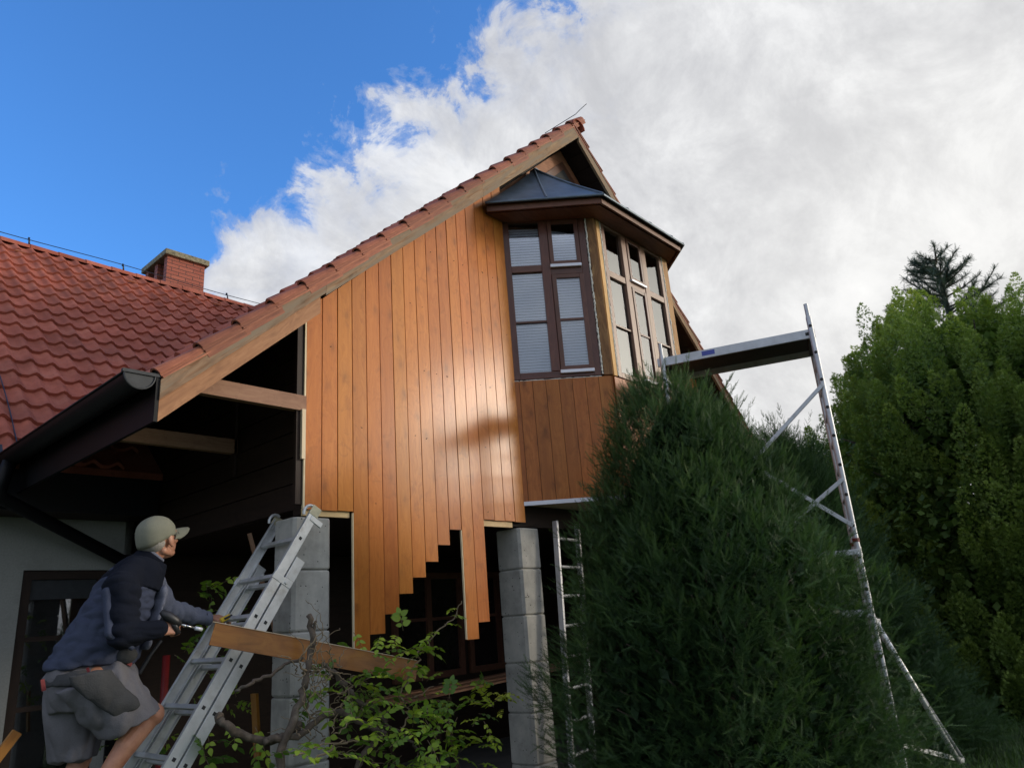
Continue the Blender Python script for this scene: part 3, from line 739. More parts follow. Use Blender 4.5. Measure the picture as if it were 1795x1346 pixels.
for u0, u1, z0, z1, d in ((6.097, 6.41, 3.85, 4.372, -.03), (6.097, 6.41, 4.39, 4.937, -.03), (6.097, 6.41, 5.01, 5.54, -.03), (6.908, 7.223, 3.85, 4.372, -.03), (6.908, 7.223, 4.39, 4.937, -.03), (6.908, 7.223, 5.01, 5.54, -.03),
                          (6.548, 6.76, 3.9, 4.372, -.004), (6.548, 6.76, 4.39, 4.89, -.004), (6.548, 6.76, 5.06, 5.5, -.004)):
    b = MB(); fbox(b, fF, u0, u1, z0, z1, d-.006, d); b.build('pane', 'window_glass', o_wF)
b = MB(); fbox(b, fF, 6.505, 6.81, 4.995, 5.02, 0., .028); fbox(b, fF, 6.505, 6.81, 3.83, 3.855, 0, .028); split(b, 'sill', 'white_strip', o_wF, 1, bevel=.003)
b = MB()
nfold = 70
for (a, c_, zt_) in ((6.07, 6.44, 5.38), (6.48, 6.83, 5.33), (6.88, 7.26, 5.30)):
    vs = []; 
    for i in range(nfold):
        x = a+(c_-a)*i/(nfold-1); y = 3.885+.008*math.sin(i*1.3)
        vs += [(x, y, 3.8), (x, y, zt_)]
    b.add(vs, [(2*i, 2*i+2, 2*i+3, 2*i+1) for i in range(nfold-1)])
split(b, 'curtain', 'curtain', o_wF)
# right facet (turned away): plain window
wnR = MB(); frame(wnR, fR, .0, .90, 3.79, 5.62, .07, -.07, 0.); fbox(wnR, fR, .42, .5, 3.86, 5.55, -.07, 0, 'z'); fbox(wnR, fR, .07, .42, 4.9, 4.98, -.07, -.003); fbox(wnR, fR, .5, .83, 4.9, 4.98, -.07, -.003)
o_wR = wnR.build('window', 'window_wood', house)
b = MB(); fbox(b, fR, .07, .42, 3.86, 5.55, -.036, -.03); fbox(b, fR, .5, .83, 3.86, 5.55, -.036, -.03); b.build('pane', 'window_glass', o_wR)
# dark room core of the bay
b = MB(); b.prism([(5.25, 4.62, 3.7), (6.1, 4.02, 3.7), (7.3, 4.02, 3.7), (8.05, 4.62, 3.7)], (0, 0, 1.95)); b.build('room_interior', 'room_dark', house)
# apron boards under the windows
ap = MB()
def apron(F_, u0, u1, z0, z1, pitch, first=None):
    u = u0; k = 0
    while u < u1-.005:
        wd = (first if (k == 0 and first) else pitch); e = min(u+wd, u1)
        fbox(ap, F_, u+.002, e-.002, z0, z1, -.02, 0, 'z'); u = e; k += 1
apron(fL, -.045, .975, 2.585, 3.775, .132, .085); apron(fF, 5.945, 7.40, 2.585, 3.775, .135); apron(fR, 0, .95, 2.585, 3.775, .135)
ap.build('bay_cladding', 'bay_cladding', house)
b = MB(); b.prism([(5.21, 4.55, 2.56), (5.90, 3.83, 2.56), (7.40, 3.83, 2.56), (8.1, 4.55, 2.56)], (0, 0, .02)); b.build('bay_floor', 'cream_edge', house)
b = MB(); fbox(b, fL, -.03, .985, 2.545, 2.583, -.005, .008); fbox(b, fF, 5.94, 7.42, 2.545, 2.583, -.005, .008); b.build('bottom_trim', 'white_strip', house)
# bay roof: soffit, fascia, bell shaped sheet metal
z0 = 5.60
G = [Vector((4.94, 4.45, 0)), Vector((5.72, 3.56, 0)), Vector((7.33, 3.56, 0)), Vector((8.14, 4.45, 0))]
b = MB(); b.prism([(4.97, 4.495, z0-.04), (5.745, 3.60, z0-.04), (7.31, 3.60, z0-.04), (8.11, 4.495, z0-.04)], (0, 0, .02)); b.build('bay_soffit', 'fascia_wood', house)
b = MB()
for P, Q in zip(G[:-1], G[1:]):
    u = (Q-P).normalized(); n = Vector((u.y, -u.x, 0)); 
    b.oriented((P+Q)/2+Zv*(z0-.012), u, n, Zv, (Q-P).length/2, .011, .036)
b.build('bay_fascia', 'fascia_wood', house)
APL = Vector((5.86, 4.49, 6.50)); APR = Vector((7.30, 4.49, 6.50))
b = MB(); ns = 8
def bell(Pa, Pb, Ta, Tb, curve=.022):
    vs = []; 
    for i in range(ns+1):
        t_ = i/ns; sag = -math.sin(math.pi*t_)*curve
        a_ = Pa.lerp(Ta, t_)+Zv*sag; c_ = Pb.lerp(Tb, t_)+Zv*sag
        for j in range(7): vs.append(a_.lerp(c_, j/6))
    b.add(vs, [(i*7+j, i*7+j+1, i*7+8+j, i*7+7+j) for i in range(ns) for j in range(6)])
ov = lambda v: v+Zv*(z0+.034)
E_ = [ov(G[0]+Vector((-.05, -.03, 0))), ov(G[1]+Vector((-.02, -.05, 0))), ov(G[2]+Vector((.02, -.05, 0))), ov(G[3]+Vector((.05, -.03, 0)))]
bell(E_[0], E_[1], APL, APL+Vector((.012, 0, 0))); bell(E_[1], E_[2], APL, APR); bell(E_[2], E_[3], APR, APR+Vector((.01, 0, 0)))
broof = b.build('bay_roof', 'bay_metal', house); shade_tiles(broof)
b = MB()
for P, Q in zip(E_[:-1], E_[1:]): b.tube([P-Zv*.008, Q-Zv*.008], .014, 8)
mid = E_[0].lerp(E_[1], .52)
def crv(Pa, Ta, off=.006, curve=.022): return [Pa.lerp(Ta, i/8)+Zv*(-math.sin(math.pi*i/8)*curve+off) for i in range(9)]
b.tube(crv(mid, APL), .012, 6); b.tube(crv(E_[1], APL), .012, 6); b.tube(crv(E_[2], APR), .012, 6)
for f in (.28, .56, .84): b.tube(crv(E_[1].lerp(E_[2], f), APL.lerp(APR, f)), .014, 6)
b.box(5.86, 7.30, 4.47, 4.56, 6.48, 6.515)
b.build('standing_seam', 'bay_metal', broof)

# ================================================================ TILED HOUSE WING (behind)
YE, ZE = 6.9, 3.1; YR = 11.6; ZR = ZE+.895*(YR-YE)
wing = empty('tiled_house', (0, 9.5, 0), 'white rendered house with long red clay tile roof and brick chimney behind the timber gable', 'house')
o = tile_sheet('roof_tiles', (-2.08, YE-.03, ZE-.03), (1, 0, 0), (0, math.cos(th), math.sin(th)), (0, -math.sin(th), math.cos(th)), 46, 19, .2, chv, wing,
               clip=lambda q: not (q[0] > 2.2 and q[2] < baseL(q[0])-.3)); shade_tiles(o)
b = MB(); b.prism([(-4, YE, ZE-.09), (-4, YR, ZR-.09), (-4, YR, ZR-.03), (-4, YE, ZE-.03)], (9.8, 0, 0)); b.prism([(-4, YR, ZR-.09), (-4, YR+4.7, ZE-.09), (-4, YR+4.7, ZE-.03), (-4, YR, ZR-.03)], (11, 0, 0)); b.build('roof', 'clay_tile', wing)
ridge((-2.0+.105, YR, ZR-.01), (6.6, YR, ZR-.01), .378, .105, wing)
b = MB()
def vent(x, v):
    q = Vector((x, YE+v*math.cos(th), ZE+v*math.sin(th))); nn = Vector((0, -math.sin(th), math.cos(th))); d = Vector((0, math.cos(th), math.sin(th)))
    for k in range(3): b.oriented(q+nn*(.055-.004*k)+d*(.03*k), Vector((1, 0, 0)), d, nn, .075-.012*k, .008, .012)
for x in (2.46, 4.0, 5.4): vent(x, 5.85)
split(b, 'vent_tile', 'verge_tile', wing, 3)
b = MB(); zc = ZR+.15
b.tube([(x, YR-.02, zc+.012*math.sin(x*2)) for x in np.linspace(-2, 6.4, 40)], .006, 6)
for x in (.75, 2.62, 3.95, 5.72): b.tube([(x, YR-.07, zc-.10), (x, YR-.05, zc-.03), (x, YR-.02, zc+.012)], .012, 6); b.oriented((x, YR-.02, zc+.005), Vector((1, 0, 0)), Vector((0, 1, 0)), Zv, .012, .012, .02)
b.build('lightning_wire', 'wire_metal', wing, smooth=True)
b = MB(); b.tube([(1.70+.1*math.sin(v*1.3)*.3, YE+v*math.cos(th), ZE+v*math.sin(th)+.055) for v in np.linspace(.1, 1.75, 9)]+[(1.64, YE+1.78*math.cos(th), ZE+1.78*math.sin(th)+.07), (1.2, YE+1.9*math.cos(th), ZE+1.9*math.sin(th)+.07)], .006, 6)
b.build('cable', 'wire_metal', wing)
b = MB(); 
b.prism([(1.55, 6.86, 3.08), (1.95, 6.9, 3.12), (2.15, 7.15, 3.36), (1.75, 7.05, 3.24), (1.45, 6.98, 3.17)], (0, -.012, .02)); b.build('valley_flashing', 'zinc_cap', wing)
# chimney
chx0, chx1, chy0, chy1 = 4.70, 5.36, 11.72, 12.62; zt_ = 7.95
ch = MB(); ch.box(chx0, chx1, chy0, chy1, 6.6, 7.55)
ch.box(chx0, chx1, chy0, chy0+.12, 7.55, zt_); ch.box(chx0, chx1, chy1-.12, chy1, 7.55, zt_); ch.box(chx0, chx1, 12.11, 12.23, 7.55, zt_); ch.box(chx1-.12, chx1-.001, chy0+.12, 12.11, 7.55, zt_); ch.box(chx1-.12, chx1-.001, 12.23, chy1-.12, 7.55, zt_)
cho = ch.build('chimney', 'brick', wing)
b = MB(); b.box(chx0-.06, chx1+.06, chy0-.06, chy1+.06, zt_, zt_+.105); b.build('chimney_cap', 'mossy_concrete', cho, bevel=.012)
b = MB(); b.tube([(5.55, 11.75, 7.28), (5.55, 11.75, 7.42)], .025, 8); b.build('vent_pipe', 'dark_plastic', wing)
# wing walls, soffit, door
b = MB(); yw = 7.3
b.box(-4, 1.95, yw, yw+.3, 0, 3.06); b.box(1.95, 2.62, yw, yw+.3, 2.24, 3.06); b.box(2.62, 2.74, yw, yw+.3, 0, 3.06)
b.box(-4, 10.5, 7.62, 7.9, 0, 3.4); b.build('wall', 'render_white', wing)
b = MB(); b.box(-4, 2.86, YE+.03, yw-.002, 2.68, 2.72, 'x'); b.build('eave_soffit', 'dark_boards', wing)
b = MB(); b.box(-4, 2.86, YE+.005, YE+.03, 2.68, 3.04, 'x'); b.build('fascia', 'black_gutter', wing)
door = MB(); F_ = (Vector((0, yw+.02, 0)), Vector((1, 0, 0)), Vector((0, -1, 0)))
frame(door, F_, 1.955, 2.615, .02, 2.235, .07, -.06, .0); fbox(door, F_, 2.025, 2.545, 1.66, 1.70, -.06, -.01); fbox(door, F_, 2.025, 2.545, 1.12, 1.16, -.06, -.01); fbox(door, F_, 2.025, 2.545, .55, .59, -.06, -.01)
do = door.build('door', 'dark_boards', wing)
b = MB(); fbox(b, F_, 2.025, 2.545, .09, 2.0, -.05, -.045); b.build('pane', 'window_glass', do)
b = MB(); fbox(b, F_, 2.025, 2.545, 2.0, 2.165, -.055, -.03); b.build('shutter_box', 'zinc_cap', do)
b = MB(); b.box(2.0, 2.6, yw+.12, yw+.2, 0, 2.2); b.build('door_backing', 'room_dark', do)
# windows in the porch back wall
b = MB(); F2 = (Vector((0, 7.485, 0)), Vector((1, 0, 0)), Vector((0, -1, 0)))
for x in (6.0, 7.3):
    frame(b, F2, x, x+1.2, .9, 2.2, .08, 0, .05); fbox(b, F2, x+.56, x+.64, .98, 2.12, 0, .05, 'z'); fbox(b, F2, x+.08, x+.56, 1.6, 1.64, 0, .04); fbox(b, F2, x+.64, x+1.12, 1.6, 1.64, 0, .04)
pw = b.build('window', 'fascia_wood', wing)
b = MB()
for x in (6.0, 7.3): fbox(b, F2, x+.08, x+1.12, .98, 2.12, 0.005, .01)
b.build('pane', 'lens_dark', pw)

# ================================================================ PORCH CLUTTER
b = MB(); P0 = onY(437, 935, 5.3); P1 = onY(462, 1030, 5.25); d = (P1-P0)
b.beam(P0, P0+d*3.2, .05, .03); tag(b.build('wooden_stake', 'porch_beam'), 'raw wooden stake leaning behind the ladder top', 'stake')
b = MB(); b.beam(onY(0, 1320, 4.6), onY(28, 1280, 4.6), .03, .045); b.beam(onY(-60, 1400, 4.6), onY(0, 1320, 4.6), .03, .045)
b = MB(); b.beam(onY(-70, 1412, 4.6), onY(30, 1282, 4.6), .03, .045); tag(b.build('wooden_batten', 'loose_board'), 'short wooden batten leaning at the lower left edge behind the man', 'batten')
b = MB(); b.beam(onY(446, 1215, 4.98), onY(452, 1330, 4.98), .02, .07, (0, 1, 0)); tag(b.build('offcut_board', 'loose_board'), 'orange board offcut standing upright behind the ladder and vine stems', 'board')
b = MB(); P0 = onY(292, 1148, 6.6); b.tube([(P0.x, 6.6, P0.z), (P0.x, 6.6, .03)], .03, 12)
tag(b.build('red_pipe', 'red_paint', smooth=True), 'slim dark red pipe standing upright in the porch behind the ladder', 'pipe')
# pale boards stacked on a sawhorse between the pillars
tr = empty('board_stack', (5.2, 5.6, 0), 'loose boards lying across trestles in the dark porch behind the right pillar', 'boards')
b = MB()
for i in range(4): b.beam((4.3+.02*i, 5.35+.13*i, .93+.012*(i % 2)), (8.0, 6.0+.13*i, .95+.012*(i % 2)), .12, .02)
split(b, 'board', 'porch_beam', tr, 1)
b = MB()
for x in (4.9, 7.2):
    for y in (5.4, 6.3):
        b.beam((x-.2, y, 0.03), (x, y, .90), .05, .05, (0, 1, 0)); b.beam((x+.2, y, .03), (x, y, .90), .05, .05, (0, 1, 0))
    b.beam((x, 5.3, .895), (x, 6.5, .895), .06, .04)
split(b, 'trestle', 'dark_boards', tr, 5)

# grey aluminium ladder hanging under the bay
la = empty('straight_ladder', (5.5, 4.35, 0), 'slim grey metal ladder standing upright behind the right pillar under the bay', 'ladder')
b = MB(); b.beam((5.515, 4.38, 2.40), (5.33, 4.30, .03), .028, .055, (0, 1, 0)); b.beam((5.96, 4.46, 2.40), (5.74, 4.38, .03), .028, .055, (0, 1, 0)); split(b, 'side_rail', 'scaffold_metal', la, bevel=.003)
b = MB()
for i in range(9):
    z = .14+.262*i; f_ = (z-.03)/2.37
    b.tube([Vector((5.36, 4.30, .03)).lerp(Vector((5.545, 4.38, 2.4)), f_), Vector((5.74, 4.38, .03)).lerp(Vector((5.96, 4.46, 2.4)), f_)], .014, 8)
split(b, 'rung', 'scaffold_metal', la)

# ================================================================ EXTENSION LADDER with the man on it
lad = empty('extension_ladder', (1.6, 4.6, 0), 'two section aluminium extension ladder with paint stains leaning on the left concrete pillar', 'ladder')
ax = Vector((.632, 0, 1)).normalized(); nn = Vector((-ax.z, 0, ax.x))          # up the ladder / towards the climber
def lp(s_, off, y): # s_ metres along, off along normal; point at z=1.917 on front section is x=2.59
    base = Vector((2.59, 0, 1.917)); q = base+ax*s_+nn*off; return Vector((q.x, y, q.z))
YN, YF = 4.345, 4.83; SP = .284
def rail(bld, y, s0, s1, off, wd, th_, ins):
    """C shaped rail: web + two lips facing the rungs"""
    c = (lp(s0, off, y)+lp(s1, off, y))/2; L = (s1-s0)/2; Yv = Vector((0, 1, 0))
    bld.oriented(c, ax, Yv, nn, L, th_/2, wd/2)
    for sgn in (-1, 1): bld.oriented(c+nn*(sgn*(wd/2-.003))+Yv*(ins*.012), ax, Yv, nn, L, .012, .003)
up0, up1 = -2.55, .50; lo0, lo1 = -2.35, .13
for off, s0, s1, nm in ((0.006, up0, up1, 'upper_section_rail'), (-.072, lo0, lo1, 'lower_section_rail')):
    for y, ins in ((YN, 1), (YF, -1)):
        b = MB(); rail(b, y, s0, s1, off, .066, .006, ins); b.build('side_rail', 'aluminium', lad, bevel=.0015)
b = MB(); hol = MB()
for off, s0, s1, lo, hi in ((0.006, up0, up1, -8, 1), (-.072, lo0, lo1, -8, 0)):
    for k in range(lo, hi+1):
        s_ = k*SP+(0 if off > 0 else -.0)
        if s_ < s0+.05 or s_ > s1-.02: continue
        c = (lp(s_, off, YN)+lp(s_, off, YF))/2
        # round cornered square rung
        b.oriented(c, Vector((0, 1, 0)), ax, nn, (YF-YN)/2-.004, .014, .014)
        hol.oriented(lp(s_, off, YN-.0035), ax, Vector((0, 1, 0)), nn, .010, .0012, .010)
        rim = MB()
rgs = split(b, 'rung', 'aluminium', lad, bevel=.004)
for rg, hh_ in zip(rgs, split(hol, 'rung_socket', 'room_dark', lad)): hh_.parent = rg
b = MB()
for y in (YN, YF):
    b.oriented(lp(up1+.0, .006, y), ax, Vector((0, 1, 0)), nn, .035, .006, .037)
split(b, 'end_cap', 'plastic_yellow', lad, bevel=.004)
b = MB()
for y in (YN, YF):
    b.oriented(lp(lo1-.035, -.072, y), ax, Vector((0, 1, 0)), nn, .075, .0045, .036)
    c = lp(lo1-.14, -.03, y)
    b.oriented(c, ax, Vector((0, 1, 0)), nn, .022, .0065, .075); b.tube([c+Vector((0, -.012, 0))-nn*.03, c+Vector((0, .012, 0))-nn*.03], .012, 10)
    c = lp(up1-.055, -.035, y); b.oriented(c, ax, Vector((0, 1, 0)), nn, .018, .008, .05)
    hook = [lp(up1-.02, .03+.045*math.sin(a), y+(.02 if y < 4.5 else -.02)) + ax*(.05*math.cos(a)) for a in np.linspace(-.3, 2.4, 7)]
    b.tube(hook, .011, 8)
split(b, 'bracket', 'aluminium', lad, bevel=.002)

# ================================================================ PLANK held against the ladder
b = MB(); P0 = onY(372, 1110, 4.20); P1 = onY(730, 1176, 3.75); d = (P1-P0).normalized()
upv = Vector((.0, .10, 1)).normalized()
b.oriented((P0+P1)/2, d, upv.cross(d).normalized(), d.cross(upv.cross(d)).normalized(), (P1-P0).length/2, .0095, .062)
pk_ = b.build('loose_plank', 'loose_board'); tag(pk_, 'long varnished board held out level in front of the ladder and left pillar', 'board')
b = MB(); b.oriented((P0+P1)/2+Vector((0, 0, .0635)), d, upv.cross(d).normalized(), d.cross(upv.cross(d)).normalized(), (P1-P0).length/2, .0094, .0015); b.build('raw_edge', 'cream_edge', pk_)
# ================================================================ SCAFFOLD TOWER
sc = empty('scaffold_tower', (6.5, 2.6, 0), 'narrow aluminium scaffold tower with a work platform reaching over the yew to the bay window', 'scaffold')
N1 = Vector((6.485, 2.01, 0)); pd = Vector((-.34, .94, 0)).normalized(); wdv = Vector((.94, .34, 0)).normalized()
F1 = N1+pd*1.36; N2 = N1+wdv*.62; F2_ = F1+wdv*.62
b0 = {}
for P, zt_, nm in ((N1, 4.08, 'a'), (N2, 3.92, 'b'), (F1, 3.98, 'c'), (F2_, 3.98, 'd')):
    b = MB(); b.tube([P+Zv*.06, P+Zv*1.86], .0245, 14); b.tube([P+Zv*1.865, P+Zv*(zt_-.14), P+Zv*(zt_-.12)], [.0245, .0245, .021], 14); b.tube([P+Zv*(zt_-.12), P+Zv*zt_], .019, 12)
    up = b.build('upright', 'scaffold_metal', sc, smooth=False); up.data.shade_smooth()
    try: up.data.set_sharp_from_angle(angle=R_(40))
    except Exception: pass
    h = MB(); z = .29
    while z < zt_-.2:
        q = P+Zv*z; o_ = -wdv if nm in 'ac' else wdv
        h.tube([q+o_*.0235, q+o_*.0255], .015, 10); z += .255
    h.build('rung_hole', 'room_dark', up)
    c = MB(); c.tube([P+Zv*1.82, P+Zv*1.90], .028, 14); c.build('spigot_collar', 'scaffold_metal', up)
    if nm in 'ab':
        k_ = MB(); k_.tube([P+Zv*1.955-wdv*.045, P+Zv*1.965+wdv*.05], .008, 8); k_.tube([P+Zv*1.94, P+Zv*1.97], .028, 12); k_.build('locking_clip', 'red_paint', up)
for P, Q in ((N1, N2), (F1, F2_)):
    z = .29
    while z < 3.75:
        b = MB(); b.tube([P+Zv*z+wdv*.02, Q+Zv*z-wdv*.02], .015, 10); b.build('rung', 'scaffold_metal', sc, smooth=True); z += .255
def brc(P, z0_, Q, z1_, off=-.03, h=.034):
    b = MB(); b.beam(P+Zv*z0_+wdv*off, Q+Zv*z1_+wdv*off, .018, h, (0, 0, 1)); b.build('brace', 'scaffold_metal', sc, bevel=.003)
brc(N1, 3.30, F1, 2.15); brc(N1, 2.07, F1, 3.25); brc(N1, 2.46, F1, 1.55); brc(N1, 1.86, F1, 1.86, -.03, .045); brc(N1, 1.38, F1, 1.38, -.03, .04); brc(N2, 1.38, F2_, 1.38, .03)
# platform deck: side beams, dark ply, end claws
def deckb(q0, q1): return q0, q1
pb0 = N1-pd*.03; pb1 = F1+pd*.05
for o_, s_ in ((.025, 1), (.595, -1)):
    b = MB(); b.beam(pb0+wdv*o_+Zv*3.80, pb1+wdv*o_+Zv*3.80, .022, .085); b.build('deck_beam', 'scaffold_metal', sc, bevel=.003)
b = MB(); b.beam(pb0+wdv*.31+Zv*3.822, pb1+wdv*.31+Zv*3.822, .545, .012); b.build('deck_board', 'plywood_dark', sc)
for f_ in (.03, .97):
    q = pb0.lerp(pb1, f_); b = MB(); b.beam(q+wdv*.035+Zv*3.785, q+wdv*.585+Zv*3.785, .04, .045); b.build('cross_member', 'plywood_dark', sc)
b = MB(); q = pb0.lerp(pb1, .62); b.beam(q+wdv*.013+Zv*3.805, q+wdv*.013+Zv*3.805+pd*.12, .001, .045); b.build('sticker', 'label_blue', sc)
b = MB(); q = pb0.lerp(pb1, .03); b.beam(q+wdv*.0125+Zv*3.80, q+wdv*.0125+Zv*3.80+pd*.04, .001, .03); b.build('beam_hole', 'room_dark', sc)
FT1 = Vector((7.36, 1.81, 0)); FT2 = Vector((7.98, 1.97, 0))
for P, Q in ((N1, FT1), (N2, FT2)):
    b = MB(); a = P+Zv*1.30+(Q-P).normalized()*.04; b.tube([a, Q+Zv*.06], .022, 12); o_ = b.build('outrigger', 'aluminium' if P is N1 else 'scaffold_metal', sc, smooth=True)
    b = MB(); b.tube([P+Zv*1.27, P+Zv*1.34], .033, 12); b.beam(P+Zv*1.305, P+Zv*1.305+(Q-P).normalized()*.08, .03, .05); b.build('coupler', 'scaffold_metal', o_)
    b = MB(); b.tube([Q, Q+Zv*.02], .05, 12); b.tube([Q+Zv*.02, Q+Zv*.07], .025, 10); b.build('foot', 'dark_plastic', o_)
b = MB(); b.beam(N1+Zv*.42, FT1.lerp(FT2, .25)+Zv*.14, .02, .035); b.build('outrigger_tie', 'aluminium', sc)
for P in (N1, N2, F1, F2_):
    b = MB(); b.tube([P, P+Zv*.02], .05, 12); b.tube([P+Zv*.02, P+Zv*.08], .019, 10); b.build('foot', 'dark_plastic', sc)

# ================================================================ FOLIAGE
def rand_dirs(n): return unit(rng.normal(0, 1, (n, 3)))
def yew_template():
    vs = []; fs = []
    n = 15
    for i in range(n):
        t = .05+.93*i/(n-1); L = .155*(1-.40*t)+.02; wv = .019
        for s_ in (-1, 1):
            x = t+.02*s_; b0_ = len(vs)
            vs += [(x-wv, 0, 0), (x+wv, 0, 0), (x+L*.62, s_*L, .05*math.sin(i*2.1)+.03)]; fs.append((b0_, b0_+1, b0_+2))
    b0_ = len(vs); vs += [(0, -.012, 0), (0, .012, 0), (1., 0, 0.02)]; fs.append((b0_, b0_+1, b0_+2))
    b0_ = len(vs); vs += [(0, 0, -.012), (0, 0, .012), (1., 0, .0)]; fs.append((b0_, b0_+1, b0_+2))
    return np.array(vs), np.array(fs)
YT, YTF = yew_template()
def frames(D, roll=None):
    n = len(D); X = unit(D); up = np.tile(np.array([0, 0, 1.]), (n, 1))+rng.normal(0, .35, (n, 3))
    Y = unit(np.cross(up, X)); Z = np.cross(X, Y)
    return X, Y, Z
def shoots(base, D, L, k, tsize, droop=.0, spread=.75):
    """from each base a shoot along D of length L, bearing 2k+1 sprigs; returns arrays for scatter + stems"""
    n = len(base); P = []; Q = []; Sz = []; Rn = []
    X, Y, Z = frames(D); rn = rng.random(n)
    for i in range(k):
        t = (i+.6)/k
        c = base+X*(L*t)[:, None]+np.array([0, 0, 1.])*(droop*L*t*t)[:, None]
        for s_ in (-1, 1):
            d = unit(X*(.75+.3*t)+Y*(s_*spread*(1.05-.5*t))+Z*rng.normal(.08, .18, (n, 1))+rng.normal(0, .10, (n, 3))+np.array([0, 0, droop*.6]))
            P.append(c); Q.append(d); Sz.append(tsize*(1.15-.45*t)*rng.uniform(.75, 1.25, n)); Rn.append(np.clip(rn*.40+rng.random(n)*.22+.38*t, 0, 1))  # sprigs paler towards the shoot end: tip highlights put into the colour
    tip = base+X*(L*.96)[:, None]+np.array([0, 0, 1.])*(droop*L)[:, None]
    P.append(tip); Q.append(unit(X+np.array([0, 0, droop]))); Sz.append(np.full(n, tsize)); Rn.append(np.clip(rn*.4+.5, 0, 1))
    return np.concatenate(P), np.concatenate(Q), np.concatenate(Sz), np.concatenate(Rn)
def yew(name, c, H, prof, nsh, L0, k, ts, mat, label, core_c=(.012, .016, .010), lump=.19, seedo=0, sx=1., dirbias=None, topsh=60):
    """c base centre; prof(h in 0..1) radius"""
    root = empty(name, c, label, 'yew'); c = np.array(c)
    hh = rng.random(nsh*3); r_ = prof(hh); keep = rng.random(nsh*3) < (r_/r_.max()*.85+.15); hh = hh[keep][:nsh]; n = len(hh)
    an = rng.uniform(0, 2*np.pi, n)
    lum = np.array([mnoise.noise(Vector((math.cos(a)*2.2+seedo, math.sin(a)*2.2, h*H*1.5))) + .6*mnoise.noise(Vector((math.cos(a)*5+seedo, math.sin(a)*5+3, h*H*3.2))) for a, h in zip(an, hh)])
    depth = 1-rng.beta(1.1, 3.2, n)*.55
    rr = prof(hh)*(1+lum*lump*2)*depth
    base = c+np.stack([np.cos(an)*rr*sx-.12*hh**2, np.sin(an)*rr+.09*hh**2, hh*H*(1+.05*lum)], 1)
    out = np.stack([np.cos(an), np.sin(an), 0*an], 1)
    # branch direction: outwards and up, steeper towards the top
    upw = .35+1.3*hh**2
    D = unit(out*(.95-.35*hh)[:, None]+np.array([0, 0, 1.])*upw[:, None]+rng.normal(0, .48, (n, 3)))
    L = L0*rng.uniform(.6, 1.35, n)*(1-.2*hh)
    base = base-D*(L*.45)[:, None]
    P, Q, Sz, Rn = shoots(base, D, L, k, ts, .12, .95)
    # long arching feelers that break the outline
    m_ = topsh; h2 = rng.uniform(.30, 1., m_)**.8; a2 = rng.uniform(0, 2*np.pi, m_); r2 = prof(h2)*.93
    b2 = c+np.stack([np.cos(a2)*r2*sx, np.sin(a2)*r2, h2*H*.985], 1); o2 = np.stack([np.cos(a2), np.sin(a2), 0*a2], 1)
    D2 = unit(o2*.9+np.array([0, 0, .75])+np.array([0, 0, 1.])*(h2**3)[:, None]+rng.normal(0, .15, (m_, 3)))
    P2, Q2, S2, R2 = shoots(b2, D2, L0*rng.uniform(1.2, 2.1, m_), k+4, ts*.75, -.12, .6)
    P = np.concatenate([P, P2]); Q = np.concatenate([Q, Q2]); Sz = np.concatenate([Sz, S2]); Rn = np.concatenate([Rn, R2])
    X, Y, Z = frames(Q)
    V, F, r = scatter(YT, YTF, P, X, Y, Z, Sz, Rn)
    np_mesh('crown', V, F, r, mat, root)
    # trunk and the brown inner branches
    b = MB(); b.tube([Vector(c)+Zv*z for z in (-.05, H*.3, H*.7, H*.92)], [.09, .07, .04, .012], 9)
    for i in range(150):
        h = random.uniform(.03, .9); a = random.uniform(0, 6.28); rr_ = float(prof(np.array([h]))[0])*.8
        p0 = Vector(c)+Zv*(h*H*.85); p1 = p0+Vector((math.cos(a)*rr_*sx, math.sin(a)*rr_, rr_*.5)); b.tube([p0, p0.lerp(p1, .5)-Zv*.03, p1], [.018, .012, .005], 5)
    b.build('trunk', 'bark', root, smooth=True)
    # dense inner twigs, crown shade put into their darker colour range
    n2 = nsh*3; h3 = rng.random(n2); a3 = rng.uniform(0, 2*np.pi, n2); r3 = prof(h3)*rng.uniform(.45, .84, n2)
    b3 = c+np.stack([np.cos(a3)*r3*sx, np.sin(a3)*r3, h3*H*.95], 1)
    D3 = unit(np.stack([np.cos(a3), np.sin(a3), .8+0*a3], 1)+rng.normal(0, .5, (n2, 3))); X, Y, Z = frames(D3)
    T = np.array([[-.3, 0, 0], [.2, -.32, .03], [.8, 0, .08], [.2, .32, -.03]]); TF = np.array([[0, 1, 2], [0, 2, 3]])
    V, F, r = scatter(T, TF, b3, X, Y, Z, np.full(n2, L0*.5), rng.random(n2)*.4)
    np_mesh('inner_twigs', V, F, r, mat, root)
    return root
def prof_tab(tab):
    hs, rs = zip(*tab); return lambda h: np.interp(h, hs, rs)
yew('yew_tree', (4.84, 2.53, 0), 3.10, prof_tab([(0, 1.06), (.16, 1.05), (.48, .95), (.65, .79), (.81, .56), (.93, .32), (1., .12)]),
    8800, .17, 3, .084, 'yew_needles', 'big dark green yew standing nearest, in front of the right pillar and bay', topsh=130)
yew('yew_tree', (8.75, 3.25, 0), 3.3, prof_tab([(0, 1.35), (.15, 1.25), (.3, 1.02), (.6, .68), (.85, .42), (.95, .28), (1., .12)]),
    4600, .30, 4, .125, 'yew_needles_back', 'second yew with feathery top shoots behind the scaffold tower', seedo=9, topsh=150)
yew('yew_tree', (11.6, 5.2, 0), 3.7, prof_tab([(0, 1.5), (.3, 1.4), (.6, 1.1), (.85, .6), (1., .15)]),
    900, .60, 4, .22, 'yew_needles_back', 'low dark bush showing in the gap left of the big conifer', seedo=4, topsh=60)

